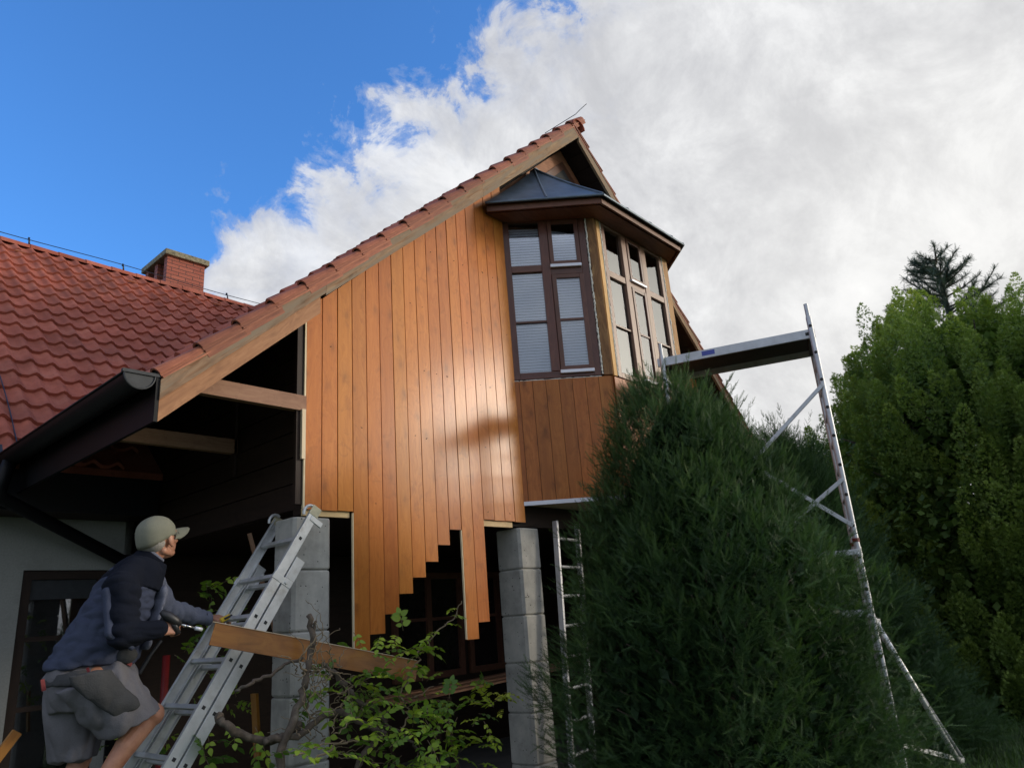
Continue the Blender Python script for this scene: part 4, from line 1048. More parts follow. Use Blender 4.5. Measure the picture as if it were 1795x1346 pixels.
def spray_template():
    vs = []; fs = []
    for a, L in ((-.55, .75), (0, 1.), (.55, .75)):
        d = np.array([math.cos(a), math.sin(a)]); p = np.array([-d[1], d[0]]); b0_ = len(vs)
        z_ = .08*abs(a)
        vs += [(0, 0, 0), (d[0]*L*.55+p[0]*.11, d[1]*L*.55+p[1]*.11, z_), (d[0]*L, d[1]*L, -z_*.5), (d[0]*L*.55-p[0]*.11, d[1]*L*.55-p[1]*.11, z_)]
        fs += [(b0_, b0_+1, b0_+2), (b0_, b0_+2, b0_+3)]
    return np.array(vs, float), np.array(fs)
ST, STF = spray_template()
def thuja(name, c, H, prof, ncl, nsp, csz, ssz, mat, label, cat='conifer', seedo=0., az=None):
    root = empty(name, c, label, cat); cc = np.array(c, float)
    hh = rng.random(ncl*3); r_ = prof(hh); keep = rng.random(ncl*3) < (r_/r_.max()*.9+.1); hh = hh[keep][:ncl]; n = len(hh)
    an = rng.uniform(0, 2*np.pi, n) if az is None else rng.uniform(az[0], az[1], n)
    lum = np.array([mnoise.noise(Vector((math.cos(a)*1.8+seedo, math.sin(a)*1.8, h*H*.7))) for a, h in zip(an, hh)])
    rr = prof(hh)*(1+lum*.34)*(1-rng.random(n)**1.5*.22)
    cen = cc+np.stack([np.cos(an)*rr, np.sin(an)*rr, hh*H*(1+.05*lum)], 1)
    out = np.stack([np.cos(an), np.sin(an), 0*an], 1)
    D = unit(out*(.55-.4*hh)[:, None]+np.array([0, 0, 1.])+rng.normal(0, .16, (n, 3)))
    sz = csz*rng.uniform(.6, 1.35, n)
    # sprays over each flame shaped clump
    m_ = n*nsp; ci = np.repeat(np.arange(n), nsp)
    t = rng.beta(1.3, 1.2, m_); ph = rng.uniform(0, 2*np.pi, m_)
    X, Y, Z = frames(D); wr = .33*np.sin(np.pi*np.clip(t*.92+.06, 0, 1))**.8*(1-.35*t)
    rad = unit(Y[ci]*np.cos(ph)[:, None]+Z[ci]*np.sin(ph)[:, None])
    pos = cen[ci]+X[ci]*((t-.4)*sz[ci]*1.5)[:, None]+rad*(wr*sz[ci]*rng.uniform(.75, 1.08, m_))[:, None]
    Dd = unit(X[ci]*.9+rad*.75+rng.normal(0, .28, (m_, 3)))
    XX = Dd; YY = unit(np.cross(rad+rng.normal(0, .5, (m_, 3)), XX)); ZZ = np.cross(XX, YY)
    rn = np.clip(.18*rng.random(m_)+.27*rng.random(n)[ci]+.55*t*(.45+.55*hh[ci]), 0, 1)  # clump tips and treetop paler, insides darker: light and shade in the colour
    V, F, r = scatter(ST, STF, pos, XX, YY, ZZ, ssz*rng.uniform(.7, 1.3, m_), rn)
    np_mesh('crown', V, F, r, mat, root)
    b = MB(); b.tube([Vector(c)+Zv*z for z in (-.05, H*.4, H*.9)], [.16, .11, .02], 9)
    for i in range(60):
        h = random.uniform(.05, .9); a = random.uniform(0, 6.28); q = float(prof(np.array([h]))[0])*.85
        p0 = Vector(c)+Zv*(h*H*.9); b.tube([p0, p0+Vector((math.cos(a)*q, math.sin(a)*q, q*.45))], [.035, .008], 5)
    b.build('trunk', 'bark', root, smooth=True)
    n2 = ncl*70; h3 = rng.random(n2); a3 = rng.uniform(0, 2*np.pi, n2); r3 = prof(h3)*rng.uniform(.4, .9, n2)
    b3 = cc+np.stack([np.cos(a3)*r3, np.sin(a3)*r3, h3*H*.97], 1); X, Y, Z = frames(rand_dirs(n2))
    T = np.array([[-.5, 0, 0], [0, -.4, .05], [.5, 0, 0], [0, .4, -.05]]); TF = np.array([[0, 1, 2], [0, 2, 3]])
    V, F, r = scatter(T, TF, b3, X, Y, Z, np.full(n2, csz*.26), rng.random(n2)*.3); np_mesh('inner_twigs', V, F, r, mat, root)  # inner quads kept to the dark tones: crown shade put into the colour
    return root
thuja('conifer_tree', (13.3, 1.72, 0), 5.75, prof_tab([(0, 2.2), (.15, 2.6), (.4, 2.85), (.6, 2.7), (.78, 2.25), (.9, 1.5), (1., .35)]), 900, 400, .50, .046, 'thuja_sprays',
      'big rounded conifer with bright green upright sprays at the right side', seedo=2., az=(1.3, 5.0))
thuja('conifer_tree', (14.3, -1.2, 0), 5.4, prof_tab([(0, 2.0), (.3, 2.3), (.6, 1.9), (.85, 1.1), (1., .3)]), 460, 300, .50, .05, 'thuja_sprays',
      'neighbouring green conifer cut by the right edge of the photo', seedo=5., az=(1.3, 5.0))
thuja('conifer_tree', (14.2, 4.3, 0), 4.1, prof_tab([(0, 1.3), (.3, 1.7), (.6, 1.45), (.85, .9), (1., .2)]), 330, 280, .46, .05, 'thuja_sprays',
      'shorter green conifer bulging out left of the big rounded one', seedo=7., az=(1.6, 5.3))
# loose spruce top behind
sp = empty('spruce_tree', (16.6, 2.36, 0), 'sparse blue green spruce top rising behind the big conifer', 'spruce')
b = MB(); b.tube([(16.6, 2.36, 0), (16.6, 2.36, 5), (16.58, 2.4, 8.05)], [.2, .12, .015], 8)
Ps = []; Ds = []; Ss = []
for i in range(120):
    z = random.uniform(4.5, 8.1); a = random.uniform(0, 6.28); L = .28+(8.3-z)*.5*random.uniform(.6, 1.25)
    d = Vector((math.cos(a), math.sin(a), random.uniform(.25, .9))).normalized(); p0 = Vector((16.6, 2.36, z))
    pts = [p0, p0+d*L*.5-Zv*.03*L, p0+d*L]; b.tube(pts, [.022, .012, .005], 5)
    for k in range(int(150*L)+20):
        t = random.uniform(.2, 1.02); q = p0+d*L*t-Zv*.04*L*math.sin(t*3); Ps.append(q); q = q+Vector((random.gauss(0, .05), random.gauss(0, .05), random.gauss(0, .05))); v = (d*.6+Vector((random.gauss(0, .6), random.gauss(0, .6), random.gauss(.15, .5)))).normalized(); Ds.append(v); Ss.append(random.uniform(.07, .15))
b.build('trunk', 'bark', sp, smooth=True)
X, Y, Z = frames(np.array([tuple(v) for v in Ds]))
V, F, r = scatter(YT, YTF, np.array([tuple(v) for v in Ps]), X, Y, Z, np.array(Ss), rng.random(len(Ss))); np_mesh('crown', V, F, r, 'spruce_needles', sp)

# ================================================================ VINE SHRUB at the foot of the left pillar
vine = empty('climbing_shrub', (3.0, 3.7, 0), 'climbing shrub with gnarled bare stems and fresh green leaves before the left pillar', 'shrub')
def px4(x, y): return (480+x*.36855, 850+y*.36855)
def px1(x, y): return (x*.36846, 850+y*.36846)
def stem(pts, r0, r1, Y0, Y1, wob=.012):
    P = [onY(px, py, Y0+(Y1-Y0)*i/(len(pts)-1)) for i, (px, py) in enumerate(pts)]
    out = []
    for i in range(len(P)-1):
        for k in range(5):
            t = k/5; p0 = P[max(i-1, 0)]; p1 = P[i]; p2 = P[i+1]; p3 = P[min(i+2, len(P)-1)]
            q = .5*((2*p1)+(p2-p0)*t+(2*p0-5*p1+4*p2-p3)*t*t+(3*p1-p0-3*p2+p3)*t*t*t)
            out.append(q+Vector((random.gauss(0, wob*.35), random.gauss(0, wob), random.gauss(0, wob*.35))))
    out.append(P[-1]); n = len(out)
    return out, [(r0+(r1-r0)*i/(n-1))*.82*random.uniform(.84, 1.18) for i in range(n)]
SM = MB(); TWG = MB(); allst = []
def ST_(pts, r0, r1, Y0=3.75, Y1=3.7, mb=None):
    o_, r = stem(pts, r0, r1, Y0, Y1); (mb or SM).tube(o_, r, 8); allst.append(o_)
ST_([px4(175, 620), px4(180, 760), px4(160, 900), px4(140, 1000), px4(60, 1180), px4(30, 1340), (490, 1460)], .019, .028, 3.8, 3.8)
ST_([px4(195, 650), px4(190, 720), px4(182, 800)], .010, .014, 3.78, 3.8)
ST_([px4(240, 850), px4(290, 900), px4(350, 970), px4(400, 1030), px4(490, 1070), px4(530, 1130), px4(510, 1200), px4(440, 1260), px4(400, 1350), (620, 1440)], .017, .026, 3.85, 3.75)
ST_([px4(-40, 1230), px4(0, 1200), px4(120, 1190), px4(200, 1120), px4(310, 1080), px4(380, 1110), px4(480, 1160), px4(530, 1185)], .024, .02, 3.85, 3.7)
ST_([px4(520, 1130), px4(560, 1150), px4(620, 1190), px4(690, 1260)], .012, .008)
ST_([px1(1040, 1090), px1(1060, 1130), px1(1130, 1180), px1(1250, 1215), px1(1340, 1200), px1(1420, 1140)], .024, .028, 3.95, 3.85)
ST_([px1(1130, 980), px1(1180, 945), px1(1280, 905), px1(1357, 855), px1(1440, 820)], .012, .010, 3.95, 3.9)
ST_([px4(150, 900), px4(120, 850), px4(160, 780), px4(230, 700)], .007, .003, 3.8, 3.7, TWG)
ST_([px4(680, 820), px4(740, 740), px4(800, 680), px4(870, 610), px4(893, 550)], .007, .0035, 3.7, 3.6, TWG)
ST_([px4(660, 1010), px4(690, 1000), px4(760, 955)], .004, .002, 3.6, 3.5, TWG)
ST_([px4(600, 1170), px4(640, 1080), px4(600, 1000), px4(650, 900), px4(690, 820)], .006, .006, 3.7, 3.7, TWG)
ST_([px4(200, 1300), px4(330, 1220), px4(430, 1215), px4(540, 1190)], .007, .004, 3.6, 3.6, TWG)
ST_([px4(90, 1290), px4(240, 1235), px4(360, 1220)], .005, .004, 3.6, 3.6, TWG)
for i in range(46):                                  # tangle of thin dry twigs round the stump
    x0_, y0_ = random.uniform(100, 330), random.uniform(760, 1300)
    a = random.uniform(-2.6, .2); L = random.uniform(90, 260); c_ = random.uniform(-1, 1)
    pts = [px4(x0_+math.cos(a+c_*t)*L*t, y0_+math.sin(a+c_*t)*L*t) for t in (0, .33, .66, 1)]
    ST_(pts, .0042, .0018, random.uniform(3.65, 4.0), random.uniform(3.6, 4.0), TWG)
SM.build('stem', 'bark', vine, smooth=True)
# one pinnate leaf = rachis + leaflets folded along the midrib
def leaflet(L=1., Wd=.40):
    vs = []; fs = []; n = 6
    for i in range(n+1):
        t = i/n; w_ = Wd*math.sin(math.pi*t**.8)**.9*(1-.25*t) if 0 < i < n else 0; z = -.20*t*t
        vs += [(t, -w_/1., z+.10*w_), (t, 0, z), (t, w_/1., z+.10*w_)]
    for i in range(n):
        a = i*3; fs += [(a, a+1, a+4), (a, a+4, a+3), (a+1, a+2, a+5), (a+1, a+5, a+4)]
    return np.array(vs), np.array(fs)
LT, LTF = leaflet(1., .34)
def pin_leaves(cs, dirs, size, npair, mat, name, rlo=0., rhi=1.):
    P = []; D = []; Sz = []; Rn = []; NN = []
    rach = TWG
    for c, d, s_ in zip(cs, dirs, size):
        d = Vector(d).normalized(); sidev = d.cross(Vector((random.gauss(0, .3), random.gauss(0, .3), 1))).normalized(); nn_ = sidev.cross(d).normalized()
        L = s_*(npair+.6)*.62; rn = random.uniform(rlo, rhi); c = Vector(c)
        pth = lambda t: c+d*(L*t)-Vector((0, 0, 1))*(L*.35*t*t)
        rach.tube([pth(0), pth(.5), pth(1)], [.0018, .0014, .001], 4)
        for k in range(npair):
            t = (k+.8)/(npair+.3); p_ = pth(t)
            for sg in (-1, 1):
                P.append(p_); D.append((d*.55+sidev*sg*.9-Zv*random.uniform(.05, .45)).normalized()); Sz.append(s_*random.uniform(.8, 1.1)); Rn.append(rn+random.uniform(-.12, .12)); NN.append(nn_+Vector((random.gauss(0, .3), random.gauss(0, .3), 0)))
        P.append(pth(1)); D.append((d-Zv*.6).normalized()); Sz.append(s_*1.1); Rn.append(rn); NN.append(nn_)
    Sz = [v*.86*random.uniform(.75, 1.15) for v in Sz]
    P = np.array([tuple(v) for v in P]); X = unit(np.array([tuple(v) for v in D])); NN = np.array([tuple(v) for v in NN])
    Y = unit(np.cross(NN, X)); Z = np.cross(X, Y)
    V, F, r = scatter(LT, LTF, P, X, Y, Z, np.array(Sz), np.clip(np.array(Rn), 0, 1)); o = np_mesh(name, V, F, r, mat, vine, smooth=True)
    return rach
cs = []; ds = []; sz = []
def region(n, x0, x1, y0, y1, Ya, Yb, s0=.052, s1=.078):
    for i in range(n):
        u = random.random(); v = random.random()
        cs.append(onY(x0+(x1-x0)*u, y0+(y1-y0)*v, random.uniform(Ya, Yb))); ds.append((random.gauss(.1, .8), random.gauss(-.45, .5), random.gauss(.25, .45))); sz.append(random.uniform(s0, s1))
region(64, 640, 860, 1215, 1370, 3.3, 3.9, .045, .064); region(44, 590, 800, 1260, 1390, 3.2, 3.7, .045, .064); region(20, 600, 740, 1180, 1260, 3.5, 4.0, .045, .06)
region(14, 640, 730, 1100, 1180, 3.6, 3.9); region(22, 560, 660, 1180, 1260, 3.8, 4.1); region(16, 740, 850, 1190, 1240, 3.6, 3.9, .045, .06)
region(14, 500, 600, 1300, 1390, 3.4, 3.8, .045, .06); region(8, 400, 500, 1310, 1390, 3.7, 4.1); region(8, 340, 450, 1260, 1340, 4.2, 4.5); region(4, 500, 560, 1150, 1260, 3.85, 4.05)
region(14, 345, 440, 1020, 1090, 5.0, 5.3, .05, .07); region(26, 300, 430, 1090, 1240, 5.0, 5.3, .05, .07); region(22, 170, 300, 1250, 1380, 5.1, 5.4, .05, .07); region(6, 568, 620, 1105, 1150, 3.9, 4.1, .045, .06)
for f_ in np.linspace(.0, .9, 7):
    q = onY(*px4(690+200*f_, 810-250*f_), 3.65); cs.append(q); ds.append((random.choice((-1, 1)), -.3, .2)); sz.append(.045)
rc = pin_leaves(cs, ds, sz, 3, 'vine_leaves', 'leaves')
cs = []; ds = []; sz = []
region(12, 838, 888, 1210, 1270, 3.45, 3.65, .034, .048); rc = pin_leaves(cs, ds, sz, 4, 'lime_leaves', 'leaves', .4, 1.)
tag(TWG.build('twig', 'twig', vine, smooth=True), kind='stuff')

# ================================================================ PERSON
man = empty('person', (1.75, 4.55, 0), 'man in khaki cap, blue grey fleece jacket and grey work shorts climbing the extension ladder', 'person')
def ringmesh(bm, rings, n=24):
    """rings: (centre, a, b) half axis vectors; closed loft"""
    loops = []
    for c, a, b_ in rings:
        loops.append([bm.verts.new(Vector(c)+Vector(a)*math.cos(2*math.pi*i/n)+Vector(b_)*math.sin(2*math.pi*i/n)) for i in range(n)])
    for l0, l1 in zip(loops[:-1], loops[1:]):
        for i in range(n): bm.faces.new((l0[i], l0[(i+1) % n], l1[(i+1) % n], l1[i]))
    bm.faces.new(list(reversed(loops[0]))); bm.faces.new(loops[-1])
def capsule(bm, p0, p1, r0, r1, flat=None, n=16, m=5):
    p0 = Vector(p0); p1 = Vector(p1); d = (p1-p0); 
    d = d.normalized() if d.length > 1e-6 else Vector((0, 0, 1))
    if flat: a = (Vector(flat[0])-d*Vector(flat[0]).dot(d)).normalized()
    else: a = d.orthogonal().normalized()
    b_ = d.cross(a); fa = flat[1] if flat else 1.
    rings = []
    for i in range(m+1):
        t = math.pi/2*(1-i/m); rr = max(math.cos(t), .02); rings.append((p0-d*(r0*math.sin(t)), a*(r0*rr*fa), b_*(r0*rr)))
    for i in range(m+1):
        t = math.pi/2*(i/m); rr = max(math.cos(t), .02); rings.append((p1+d*(r1*math.sin(t)), a*(r1*rr*fa), b_*(r1*rr)))
    ringmesh(bm, rings, n)
def ellip(bm, c, ax_, ay_, az_, n=20, m=12):
    c = Vector(c); rings = []
    for i in range(m+1):
        t = -math.pi/2+math.pi*i/m; rings.append((c+Vector(az_)*math.sin(t), Vector(ax_)*max(math.cos(t), .02), Vector(ay_)*max(math.cos(t), .02)))
    ringmesh(bm, rings, n)
def voxel(name, bm, vox, mat, smooth=2, wr=None, parent=None, label=None):
    bmesh.ops.recalc_face_normals(bm, faces=bm.faces)
    me = bpy.data.meshes.new(name+'_src'); bm.to_mesh(me); bm.free()
    o = bpy.data.objects.new(name+'_tmp', me); S.collection.objects.link(o)
    md = o.modifiers.new('r', 'REMESH'); md.mode = 'VOXEL'; md.voxel_size = vox
    if smooth: ms = o.modifiers.new('s', 'SMOOTH'); ms.iterations = smooth; ms.factor = .5
    bpy.context.view_layer.update(); dg = bpy.context.evaluated_depsgraph_get()
    m2 = bpy.data.meshes.new_from_object(o.evaluated_get(dg)); m2.name = name
    bpy.data.objects.remove(o); bpy.data.meshes.remove(me)
    if wr:                                             # fold the cloth
        amp, sc_, st = wr; n = len(m2.vertices); co = np.empty(n*3, np.float32); m2.vertices.foreach_get('co', co); nr = np.empty(n*3, np.float32); m2.vertex_normals.foreach_get('vector', nr)
        co = co.reshape(-1, 3); nr = nr.reshape(-1, 3)
        dd = np.array([(abs(mnoise.noise(Vector((p[0]*sc_*st[0], p[1]*sc_*st[1], p[2]*sc_*st[2]))))-.2)*1.6+.25*mnoise.noise(Vector((p[0]*st[0], p[1]*st[1], p[2]*st[2]))*sc_*2.1) for p in co], np.float32)*amp
        m2.vertices.foreach_set('co', (co+nr*dd[:, None]).ravel())
    m2.materials.clear(); m2.shade_smooth()
    return_o = finish_obj(name, m2, mat, parent or man)
    if label: return_o['label'] = label
    return return_o
YM = 4.55
def ring2(l, r, hb, Y=YM, tilt=0.):
    L = onY(*l, Y); Rr = onY(*r, Y); c = (L+Rr)/2; a = (Rr-L)/2; return (c, a, Vector((0, hb, 0)))
# body: head, neck, arms, hands, legs as one surface
body = bmesh.new()
HC = onY(277, 945, 4.53)                              # head centre
hf = Vector((.88, .36, .30)).normalized()             # facing
hl = Vector((0, 0, 1)).cross(hf).normalized(); hu = hf.cross(hl).normalized()
hf *= 1.1; hl *= 1.1; hu *= 1.1
def hp(f_, l_, u_): return HC+hf*f_+hl*l_+hu*u_
ellip(body, hp(-.012, 0, .022), hf*.100, hl*.078, hu*.098)
ellip(body, hp(.030, 0, -.035), hf*.066, hl*.060, hu*.078)        # face
ellip(body, hp(.056, 0, -.088), hf*.032, hl*.034, hu*.026)        # chin
capsule(body, hp(-.03, .052, -.06), hp(.045, .028, -.092), .022, .018); capsule(body, hp(-.03, -.052, -.06), hp(.045, -.028, -.092), .022, .018)
capsule(body, hp(.090, 0, .010), hp(.112, 0, -.028), .010, .014); ellip(body, hp(.100, 0, -.032), hf*.014, hl*.019, hu*.011)   # nose
capsule(body, hp(.085, -.035, .022), hp(.085, .035, .022), .014, .014)   # brow
ellip(body, hp(.090, 0, -.058), hf*.010, hl*.024, hu*.007); ellip(body, hp(.087, 0, -.069), hf*.010, hl*.020, hu*.007)   # lips
for s_ in (-1, 1):
    ellip(body, hp(.062, s_*.048, -.022), hf*.024, hl*.016, hu*.022)      # cheek
    ellip(body, hp(.004, s_*.082, -.014), hf*.019, hl*.010, hu*.033)     # ear
    ellip(body, hp(.006, s_*.082, -.042), hf*.010, hl*.008, hu*.012)
NK = onY(252, 990, 4.55)
capsule(body, hp(-.030, 0, -.06), NK, .057, .062)
SR = onY(214, 1028, 4.35); SL = onY(262, 1022, 4.76)
capsule(body, NK, NK+Vector((-.05, 0, -.08)), .07, .11)
PEL = onY(158, 1190, 4.55)
capsule(body, NK+Vector((-.05, 0, -.1)), PEL, .11, .10, ((0, 1, 0), 1.25))
capsule(body, SR, SL, .06, .06)
ER = onY(216, 1112, 4.27); WR = onY(283, 1103, 4.22); EL = onY(292, 1068, 4.74); WL = onY(362, 1083, 4.72)
capsule(body, SR, ER, .05, .042); capsule(body, ER, WR, .042, .028, ((0, 0, 1), 1.1)); capsule(body, SL, EL, .05, .042); capsule(body, EL, WL, .040, .028)
KR = onY(266, 1252, 4.40); HR = onY(165, 1195, 4.44); AR = KR+Vector((-.27, .02, -.36)); HL = onY(160, 1195, 4.68); KL = onY(140, 1330, 4.68); AL = KL+Vector((-.06, 0, -.42))
capsule(body, HR, KR, .090, .062); ellip(body, KR+Vector((.008, 0, 0)), (.058, 0, 0), (0, .052, 0), (0, 0, .06))
mid_ = KR.lerp(AR, .36)+Vector((-.022, 0, -.005)); capsule(body, KR, mid_, .055, .058); capsule(body, mid_, AR, .056, .034)
capsule(body, HL, KL, .090, .058); mid_ = KL.lerp(AL, .33)+Vector((-.02, 0, 0)); capsule(body, KL, mid_, .052, .056); capsule(body, mid_, AL, .055, .034)
for An in (AR, AL): capsule(body, An, An+Vector((.12, 0, -.05)), .034, .03)
def hand(bm, wr_, d, nrm_, curl, thumb_side, sc_=1.):
    """palm along d, back of hand nrm_, fingers curl towards -nrm_"""
    d = Vector(d).normalized(); nrm_ = (Vector(nrm_)-d*Vector(nrm_).dot(d)).normalized(); sd_ = d.cross(nrm_)*thumb_side
    K = .085*sc_
    for j in range(4):
        o_ = (j-1.5)*.020*sc_; root_ = wr_+sd_*(-o_*.55); kn = wr_+d*K*(1-.05*abs(j-1))+sd_*(-o_)
        capsule(bm, root_, kn, .0155*sc_, .0115*sc_, None, 10, 3)
        L = [.042, .046, .043, .034][j]*sc_; a = 0; p_ = kn; r = .0095*sc_
        for seg, (fr_, cu) in enumerate(((1., curl[0]), (.66, curl[1]), (.52, curl[2]))):
            a += cu; dd_ = d*math.cos(a)-nrm_*math.sin(a); q = p_+dd_*L*fr_; capsule(bm, p_, q, r, r*.92, None, 10, 3); p_ = q; r *= .93
    t0 = wr_+d*.022*sc_+sd_*.022*sc_; t1 = t0+(d*.6+sd_*.75-nrm_*.25).normalized()*.042*sc_; t2 = t1+(d*.9+sd_*.05-nrm_*.5).normalized()*.033*sc_; t3 = t2+(d*.7-sd_*.4-nrm_*.7).normalized()*.026*sc_
    capsule(bm, t0, t1, .015*sc_, .0125*sc_, None, 10, 3); capsule(bm, t1, t2, .0115*sc_, .0105*sc_, None, 10, 3); capsule(bm, t2, t3, .0105*sc_, .009*sc_, None, 10, 3)
hand(body, WR+Vector((.005, 0, -.002)), (.95, -.05, .12), (.15, -.95, .25), (1.1, 1.3, .7), -1)
hand(body, WL+Vector((.01, 0, 0)), (.97, -.10, .02), (-.05, -.25, .97), (.35, .75, .5), 1)
bodyo = voxel('body', body, .0042, 'skin', 2)
# eyes (lids shade them)
# jacket
jk = bmesh.new()
ringmesh(jk, [ring2((76, 1176), (238, 1158), .195), ring2((82, 1160), (240, 1148), .20), ring2((108, 1122), (246, 1120), .20), ring2((135, 1082), (254, 1092), .20), ring2((158, 1046), (264, 1058), .205),
              ring2((182, 1013), (272, 1032), .20), ring2((205, 994), (277, 1014), .165), ring2((228, 980), (281, 1000), .10)], 32)
voxel('jacket', jk, .008, 'jacket_blue', 3, (.020, 6.5, (1.2, 1.2, 2.8)))
yk = bmesh.new()
ringmesh(yk, [ring2((176, 1024), (276, 1044), .213), ring2((184, 1007), (277, 1026), .205), ring2((204, 988), (282, 1010), .172), ring2((228, 973), (288, 993), .10)], 32)
capsule(yk, SR+Vector((0, .02, 0)), SR.lerp(NK, .5)+Vector((0, 0, .01)), .092, .085)
voxel('jacket_yoke', yk, .010, 'jacket_black', 3, (.010, 6, (1, 1, 1.5)))
fr_ = bmesh.new()
ringmesh(fr_, [ring2((240, 1140), (252, 1138), .10, 4.48), ring2((252, 1100), (268, 1096), .12, 4.48), ring2((262, 1060), (282, 1050), .13, 4.5), ring2((266, 1030), (284, 1026), .11, 4.5)], 20)
voxel('jacket_front', fr_, .010, 'jacket_grey', 2, (.012, 8, (1, 1, 2)))
sl = bmesh.new()
up_ = (ER-SR).normalized(); fo = (WR-ER).normalized()
capsule(sl, SR+Vector((-.005, -.005, -.01)), ER+Vector((-.0, 0, .0)), .092, .080, None, 24); capsule(sl, ER, WR+fo*-.015, .076, .044, None, 24)
voxel('sleeve', sl, .007, 'jacket_black', 3, (.016, 8, (.9, .9, 2.2)))
st_ = bmesh.new(); capsule(st_, SR+Vector((-.085, -.03, -.03)), ER+Vector((-.078, -.025, .01)), .026, .024, None, 16); capsule(st_, ER+Vector((-.078, -.025, .01)), ER+Vector((.04, -.02, -.068)), .024, .016, None, 16)
voxel('sleeve_stripe', st_, .007, 'jacket_blue', 3, (.006, 10, (1, 1, 1)))
s2 = bmesh.new(); capsule(s2, SL, EL, .088, .070, None, 24); capsule(s2, EL, WL+(EL-WL).normalized()*.012, .070, .044, None, 24)
voxel('sleeve', s2, .007, 'jacket_grey', 3, (.016, 8, (2.4, .9, .9)), label='grey sleeve reaching to the ladder')
cf = bmesh.new(); capsule(cf, WL+(EL-WL).normalized()*.02, WL, .040, .037, None, 20); capsule(cf, WR+(ER-WR).normalized()*.02, WR-fo*.003, .040, .037, None, 20)
voxel('cuff', cf, .006, 'jacket_black', 1)
co_ = bmesh.new(); nd = (hp(-.03, 0, -.06)-NK).normalized(); ca = NK+nd*-.02; cbb = NK+nd*.075
aa = (Vector((1, 0, 0))-nd*nd.x).normalized(); bb = nd.cross(aa)
ringmesh(co_, [(ca, aa*.098, bb*.10), (NK+nd*.03, aa*.084, bb*.082), (cbb, aa*.078, bb*.074)], 28)
voxel('collar', co_, .006, 'jacket_black', 1)
co_ = bmesh.new(); ringmesh(co_, [(NK+nd*.05, aa*.076, bb*.072), (NK+nd*.086, aa*.074, bb*.070)], 28); voxel('collar_lining', co_, .006, 'jacket_grey', 1)
# shorts
sh = bmesh.new()
ringmesh(sh, [ring2((92, 1166), (224, 1153), .14), ring2((75, 1190), (238, 1180), .20), ring2((78, 1222), (225, 1210), .20), ring2((90, 1250), (200, 1240), .17)], 28)
ringmesh(sh, [ring2((95, 1215), (205, 1160), .145, 4.44), ring2((125, 1245), (236, 1182), .150, 4.42), ring2((152, 1270), (258, 1208), .145, 4.41), ring2((180, 1294), (278, 1240), .135, 4.40)], 28)
ringmesh(sh, [ring2((74, 1195), (200, 1195), .14, 4.67), ring2((78, 1250), (185, 1255), .14, 4.67), ring2((83, 1300), (172, 1300), .13, 4.67), ring2((88, 1338), (166, 1322), .125, 4.67)], 28)
voxel('shorts', sh, .008, 'shorts_grey', 3, (.022, 5.5, (2.2, 1.6, .55)))
pn = bmesh.new()
ringmesh(pn, [ring2((118, 1185), (196, 1172), .03, 4.285), ring2((124, 1200), (205, 1188), .035, 4.283), ring2((150, 1225), (222, 1205), .035, 4.277), ring2((176, 1242), (240, 1224), .03, 4.275), ring2((200, 1258), (248, 1236), .02, 4.272)], 20)
voxel('side_panel', pn, .007, 'shorts_dark', 3, (.012, 9, (1.2, 1, 1)))
pn = bmesh.new(); ringmesh(pn, [ring2((84, 1182), (160, 1172), .150, 4.53), ring2((79, 1205), (150, 1198), .18, 4.53)], 20); voxel('back_pocket', pn, .009, 'shorts_dark', 3, (.01, 9, (1, 1, 1)))
b = MB(); b.beam(onY(153, 1170, 4.335), onY(158, 1184, 4.325), .006, .012); b.beam(onY(74, 1190, 4.42), onY(77, 1210, 4.42), .01, .018); b.beam(onY(216, 1156, 4.36), onY(230, 1165, 4.38), .008, .02); split(b, 'red_tab', 'red_paint', man, 1)
bg_ = bmesh.new(); ellip(bg_, onY(222, 1148, 4.37), (.055, 0, 0), (0, .05, 0), (0, 0, .045)); voxel('belt_pouch', bg_, .007, 'shorts_dark', 2, (.008, 12, (1, 1, 1)))
# socks and shoes
so = bmesh.new()
for An in (AR, AL): capsule(so, An+Vector((0, 0, .05)), An+Vector((0, 0, -.02)), .047, .052); capsule(so, An+Vector((-.03, 0, -.055)), An+Vector((.16, 0, -.075)), .046, .042, ((0, 0, 1), .8))
voxel('shoes', so, .008, 'shoe_leather', 2)
# hair below the cap, glasses
hr = bmesh.new(); ellip(hr, hp(-.050, 0, -.008), hf*.064, hl*.0795, hu*.060)
voxel('hair', hr, .006, 'hair_grey', 1)
cp = bmesh.new(); n = 40; rings = []
CC = hp(-.010, 0, .030)
for i in range(13):
    t = math.radians(-14+104*i/12); bul = 1.0 if i > 2 else .985
    rings.append((CC+hu*(.098*math.sin(t)), hf*max(.114*math.cos(t)*bul, .002), hl*max(.091*math.cos(t)*bul, .002)))
ringmesh(cp, rings, n); me = bpy.data.meshes.new('cap'); bmesh.ops.recalc_face_normals(cp, faces=cp.faces); cp.to_mesh(me); cp.free(); me.shade_smooth()
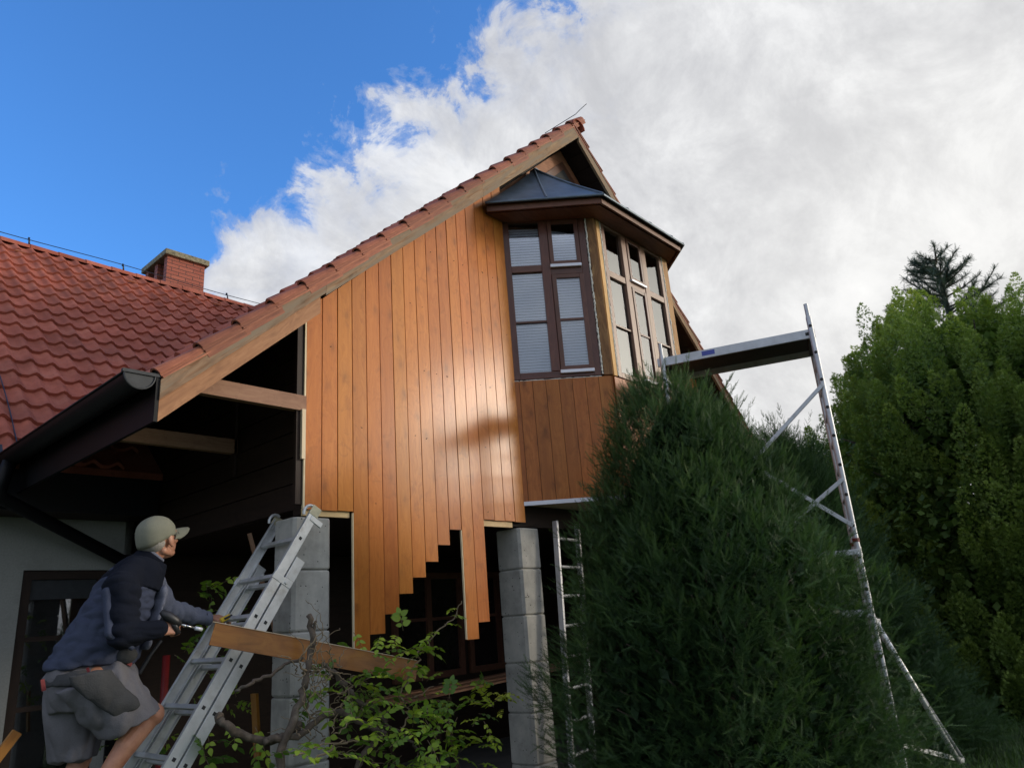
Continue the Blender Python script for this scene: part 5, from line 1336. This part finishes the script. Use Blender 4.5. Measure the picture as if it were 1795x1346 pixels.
# tilt: cap sits lower at the nape
for v in me.vertices:
    q = v.co-CC; low = max(0, -q.dot(hf)/.114); h_ = q.dot(hu)
    if h_ < .05: v.co -= hu*(.030*low*(1-(h_+.03)/.08 if h_ > -.03 else 1))
    an = math.atan2(q.dot(hl), q.dot(hf)); v.co += (q.normalized())*(-.0016 if abs((an/(math.pi/3)) % 1-.5) > .46 else .0006)
    v.co += q.normalized()*(.0035*mnoise.noise(v.co*14))
capo = finish_obj('cap', me, 'cap_khaki', man)
b = MB(); m_ = 15; vs = []
for k in range(9):
    t = k/8
    for j in range(m_):
        a = math.radians(-62+124*j/(m_-1)); e0 = Vector((.105*math.cos(a), .086*math.sin(a), 0))
        ext_ = .125*(max(0, math.cos(a*1.38)))**.45 if abs(a*1.38) < math.pi/2 else 0
        x_ = e0.x+ext_*t; y_ = e0.y*(1-.04*t); zz_ = .0-.012*t*t-.052*(y_/.08)**2+.014
        vs.append(CC+hf*x_+hl*y_+hu*(zz_-.014))
fs = [(k*m_+j, k*m_+j+1, (k+1)*m_+j+1, (k+1)*m_+j) for k in range(8) for j in range(m_-1)]
b.add(vs, fs); br = b.build('cap_brim', 'cap_khaki', capo, smooth=True); so_ = br.modifiers.new('s', 'SOLIDIFY'); so_.thickness = .004
b = MB(); b.tube([hp(-.012, -.082, .004), hp(.04, -.080, .008), hp(.082, -.062, .006)], .002, 6); b.tube([hp(-.012, .082, .004), hp(.04, .080, .008), hp(.082, .062, .006)], .002, 6)
gls = b.build('glasses', 'glass_frame', man)
b = MB()
for s_ in (-1, 1):
    c_ = hp(.103, s_*.033, -.004); b.prism([c_+hl*(.027*math.cos(a))+hu*(.019*math.sin(a))-hf*(.010*abs(math.cos(a))*(1 if s_*math.cos(a) > 0 else 0)) for a in np.linspace(0, 2*math.pi, 15)[:-1]], hf*.002)
b.build('lens', 'lens_dark', gls)
# things in his hands
t_ = empty('hand_tool', WR+Vector((.09, 0, 0)), 'black handled tool with a thin steel rod held in the right hand of the man', 'tool')
b = MB(); g0 = WR+Vector((.070, .005, .045)); 
a0 = onY(282, 1072, 4.215); a1 = onY(316, 1094, 4.20); b.tube([a0, a0.lerp(a1, .3), a0.lerp(a1, .75), a1], [.012, .026, .026, .014], 12); b.tube([a0.lerp(a1, .6), WR+Vector((.085, -.01, -.03))], [.019, .017], 10)
b.build('grip', 'dark_plastic', t_, smooth=True)
b = MB(); b.tube([a1, onY(345, 1101, 4.20)], .006, 8); b.tube([onY(322, 1096, 4.20), onY(326, 1097, 4.20)], .009, 8); b.build('rod', 'steel_rod', t_, smooth=True)
b = MB(); b.tube([onY(342, 1100.5, 4.20), onY(354, 1103, 4.20)], .0105, 8); b.build('tip', 'white_strip', t_, smooth=True)
t_ = empty('yellow_cutter', WL+Vector((.1, 0, 0)), 'small yellow and black tool in the left hand of the man on the ladder rung', 'tool')
b = MB(); q0 = onY(386, 1088, 4.66); q1 = onY(403, 1079, 4.66); b.beam(q0, q1, .03, .028); b.build('tool_case', 'yellow_tool', t_, bevel=.006)
b = MB(); b.beam(q0.lerp(q1, .3)+Vector((0, -.004, .002)), q1+Vector((.008, -.004, .004)), .032, .014); b.build('slider', 'dark_plastic', t_, bevel=.004)
b = MB(); b.tube([onY(244, 1180, 4.5), onY(262, 1150, 4.5)], .012, 10); b.tube([onY(262, 1150, 4.5), onY(283, 1122, 4.5)], .009, 10)
tag(b.build('black_rod', 'dark_plastic'), 'thin black rod hanging beside the waist of the man', 'rod')
